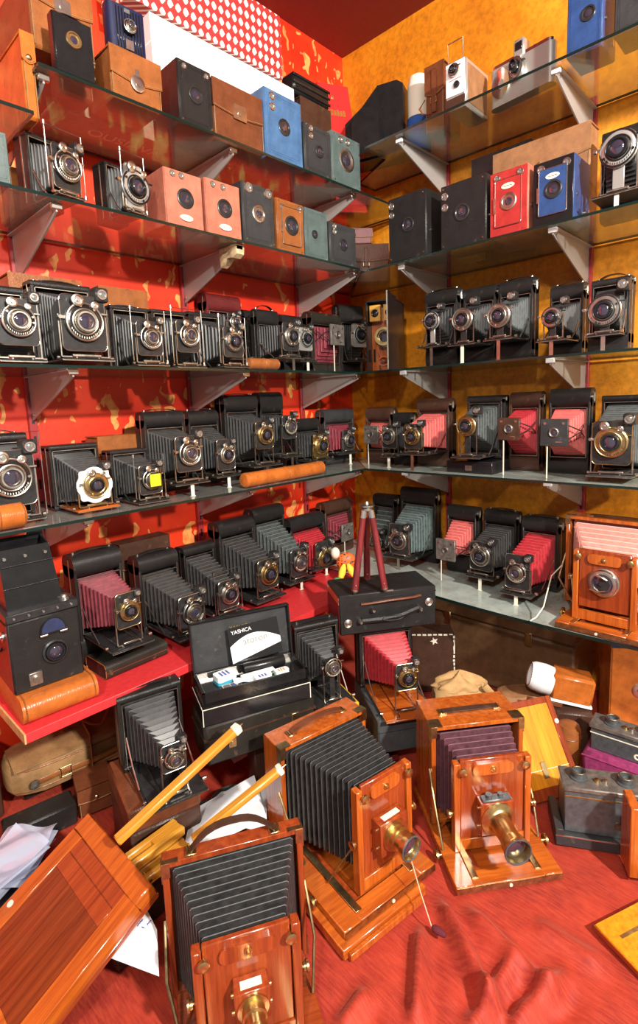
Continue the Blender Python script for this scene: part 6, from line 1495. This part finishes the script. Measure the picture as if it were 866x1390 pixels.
# grey camera on purple pad behind
p = P(800, 1022, ZT+.06)
a1 = P(800, 1017, ZT+.075); b1 = P(866, 1040, ZT+.075)
REPORT.append(('grey2', [round(x, 3) for x in a1], [round(x, 3) for x in b1], math.degrees(atan2(b1.y-a1.y, b1.x-a1.x))))
an2 = atan2(b1.y-a1.y, b1.x-a1.x); rr_ = rz2(an2); bb2 = Vector((-rr_.y, rr_.x, 0)); w2 = .15
T = thing('velvet_pad', 'purple velvet cushion under the grey stereo camera at the right edge', 'cushion', Vector((a1.x, a1.y, ZT+.001))+rr_*(w2/2-.008)-bb2*.014, an2)
obj('cushion', MB().box(-w2/2-.004, w2/2+.01, 0, .08, 0, .0735, .008), 'purple_plush', T); obj('piping', MB().tube([(-w2/2-.004, .0, .066), (w2/2+.01, .0, .066)], .002, 6), 'purple_plush', T)
stereo('grey metal stereo camera lying on the purple velvet cushion', Vector((a1.x, a1.y, ZT+.075))+rr_*w2/2-bb2*.006, an2, w2, False, h=.05, d=.045)
# bottom right board and block
a1 = P(806, 1255, ZT+.012); b1 = P(866, 1183, ZT+.012)
REPORT.append(('board', [round(x, 3) for x in a1], [round(x, 3) for x in b1], math.degrees(atan2(b1.y-a1.y, b1.x-a1.x))))
a2 = P(866, 1318, ZT+.012); ang = atan2(a2.y-a1.y, a2.x-a1.x); REPORT.append(('board2', math.degrees(ang), (a2-a1).length))
T = thing('wooden_board', 'orange wooden camera base board at the bottom right corner', 'wooden board', Vector((a1.x, a1.y, ZT+.001)), ang)
obj('board', MB().box(0, .17, 0, .13, .002, .012, .0015), 'amber_wood', T); obj('board_edge', MB().box(-.0008, .1708, -.001, .0005, .003, .010), 'red_wood_flat', T); obj('brass_strip', MB().box(.03, .035, .02, .12, .0118, .0132), 'dark_brass', T)
q2 = P(853, 1192, ZT+.0135); hq = height_to(q2, 1098)
T2 = thing('wooden_camera_front', 'orange wooden camera front standing on the board at the right edge', 'camera', q2, radians(-60))
obj('upright', MB().box(0, .016, 0, .05, 0, hq, .002), 'orange_wood', T2); obj('front_rail', MB().box(.0165, .075, .002, .014, hq-.03, hq, .001), 'orange_wood_flat', T2); obj('upright', MB().box(.0755, .09, 0, .05, 0, hq, .002), 'orange_wood', T2); obj('lower_rail', MB().box(.0165, .075, .002, .014, 0, .03, .001), 'red_wood', T2)
# items under the strapped camera, lower left corner
cuboid('leather_box', 'dark green-black case half hidden under the wooden panel at the bottom', 'box', Vector((-1.385, -.77, ZT+.001)), radians(-20), .06, .06, .05, 'worn_black', .003)
# ------------------------------------------------------------------ light and camera
def lamp(kind, loc, tgt, energy, size, col=(1,.93,.84), **kw):
    l = bpy.data.lights.new('key_fill_lamp', kind); l.energy = energy; l.color = col
    if kind == 'AREA': l.size = size
    else: l.shadow_soft_size = size
    for k, v in kw.items(): setattr(l, k, v)
    o = bpy.data.objects.new('key_fill_lamp', l); COL.objects.link(o); o.location = loc
    o.rotation_euler = (Vector(tgt)-Vector(loc)).to_track_quat('-Z', 'Y').to_euler(); return o
lamp('SPOT', (-1.3, -2.6, 2.5), (-.5, -.35, 1.35), 400, .05, spot_size=radians(100), spot_blend=.5)
lamp('SPOT', (-2.4, -1.7, 2.55), (-.5, -.3, 1.3), 110, .06, spot_size=radians(100), spot_blend=.5)
lamp('AREA', (-1.6, -1.6, 2.75), (-.7, -.7, .8), 16, .6)  # added fill light, not a lamp of the shop
wd = bpy.data.worlds.new('shop_light'); SC.world = wd; wd.use_nodes = True
wd.node_tree.nodes['Background'].inputs[0].default_value = (1, .93, .86, 1); wd.node_tree.nodes['Background'].inputs[1].default_value = .4

cam = bpy.data.cameras.new('camera'); co = bpy.data.objects.new('camera', cam); COL.objects.link(co)
M = Matrix((VR, VU, -VF)).transposed().to_4x4(); M.translation = CAM; co.matrix_world = M
cam.sensor_fit = 'VERTICAL'; cam.sensor_height = 36; cam.lens = 36*FPX/1390; cam.shift_y = -(695-PPY)/1390; cam.clip_start = .02
SC.camera = co
vs = SC.view_settings; vs.view_transform = 'Standard'; vs.look = 'None'; vs.gamma = 1; vs.use_curve_mapping = False; vs.exposure = 0.02
SC.cycles.max_bounces = 8; SC.cycles.transparent_max_bounces = 24
for o in list(SC.objects):
    if o.type == 'MESH' and not o.data.vertices: print('EMPTY MESH', o.name)
if False:
    for r in REPORT: print('REP', r)
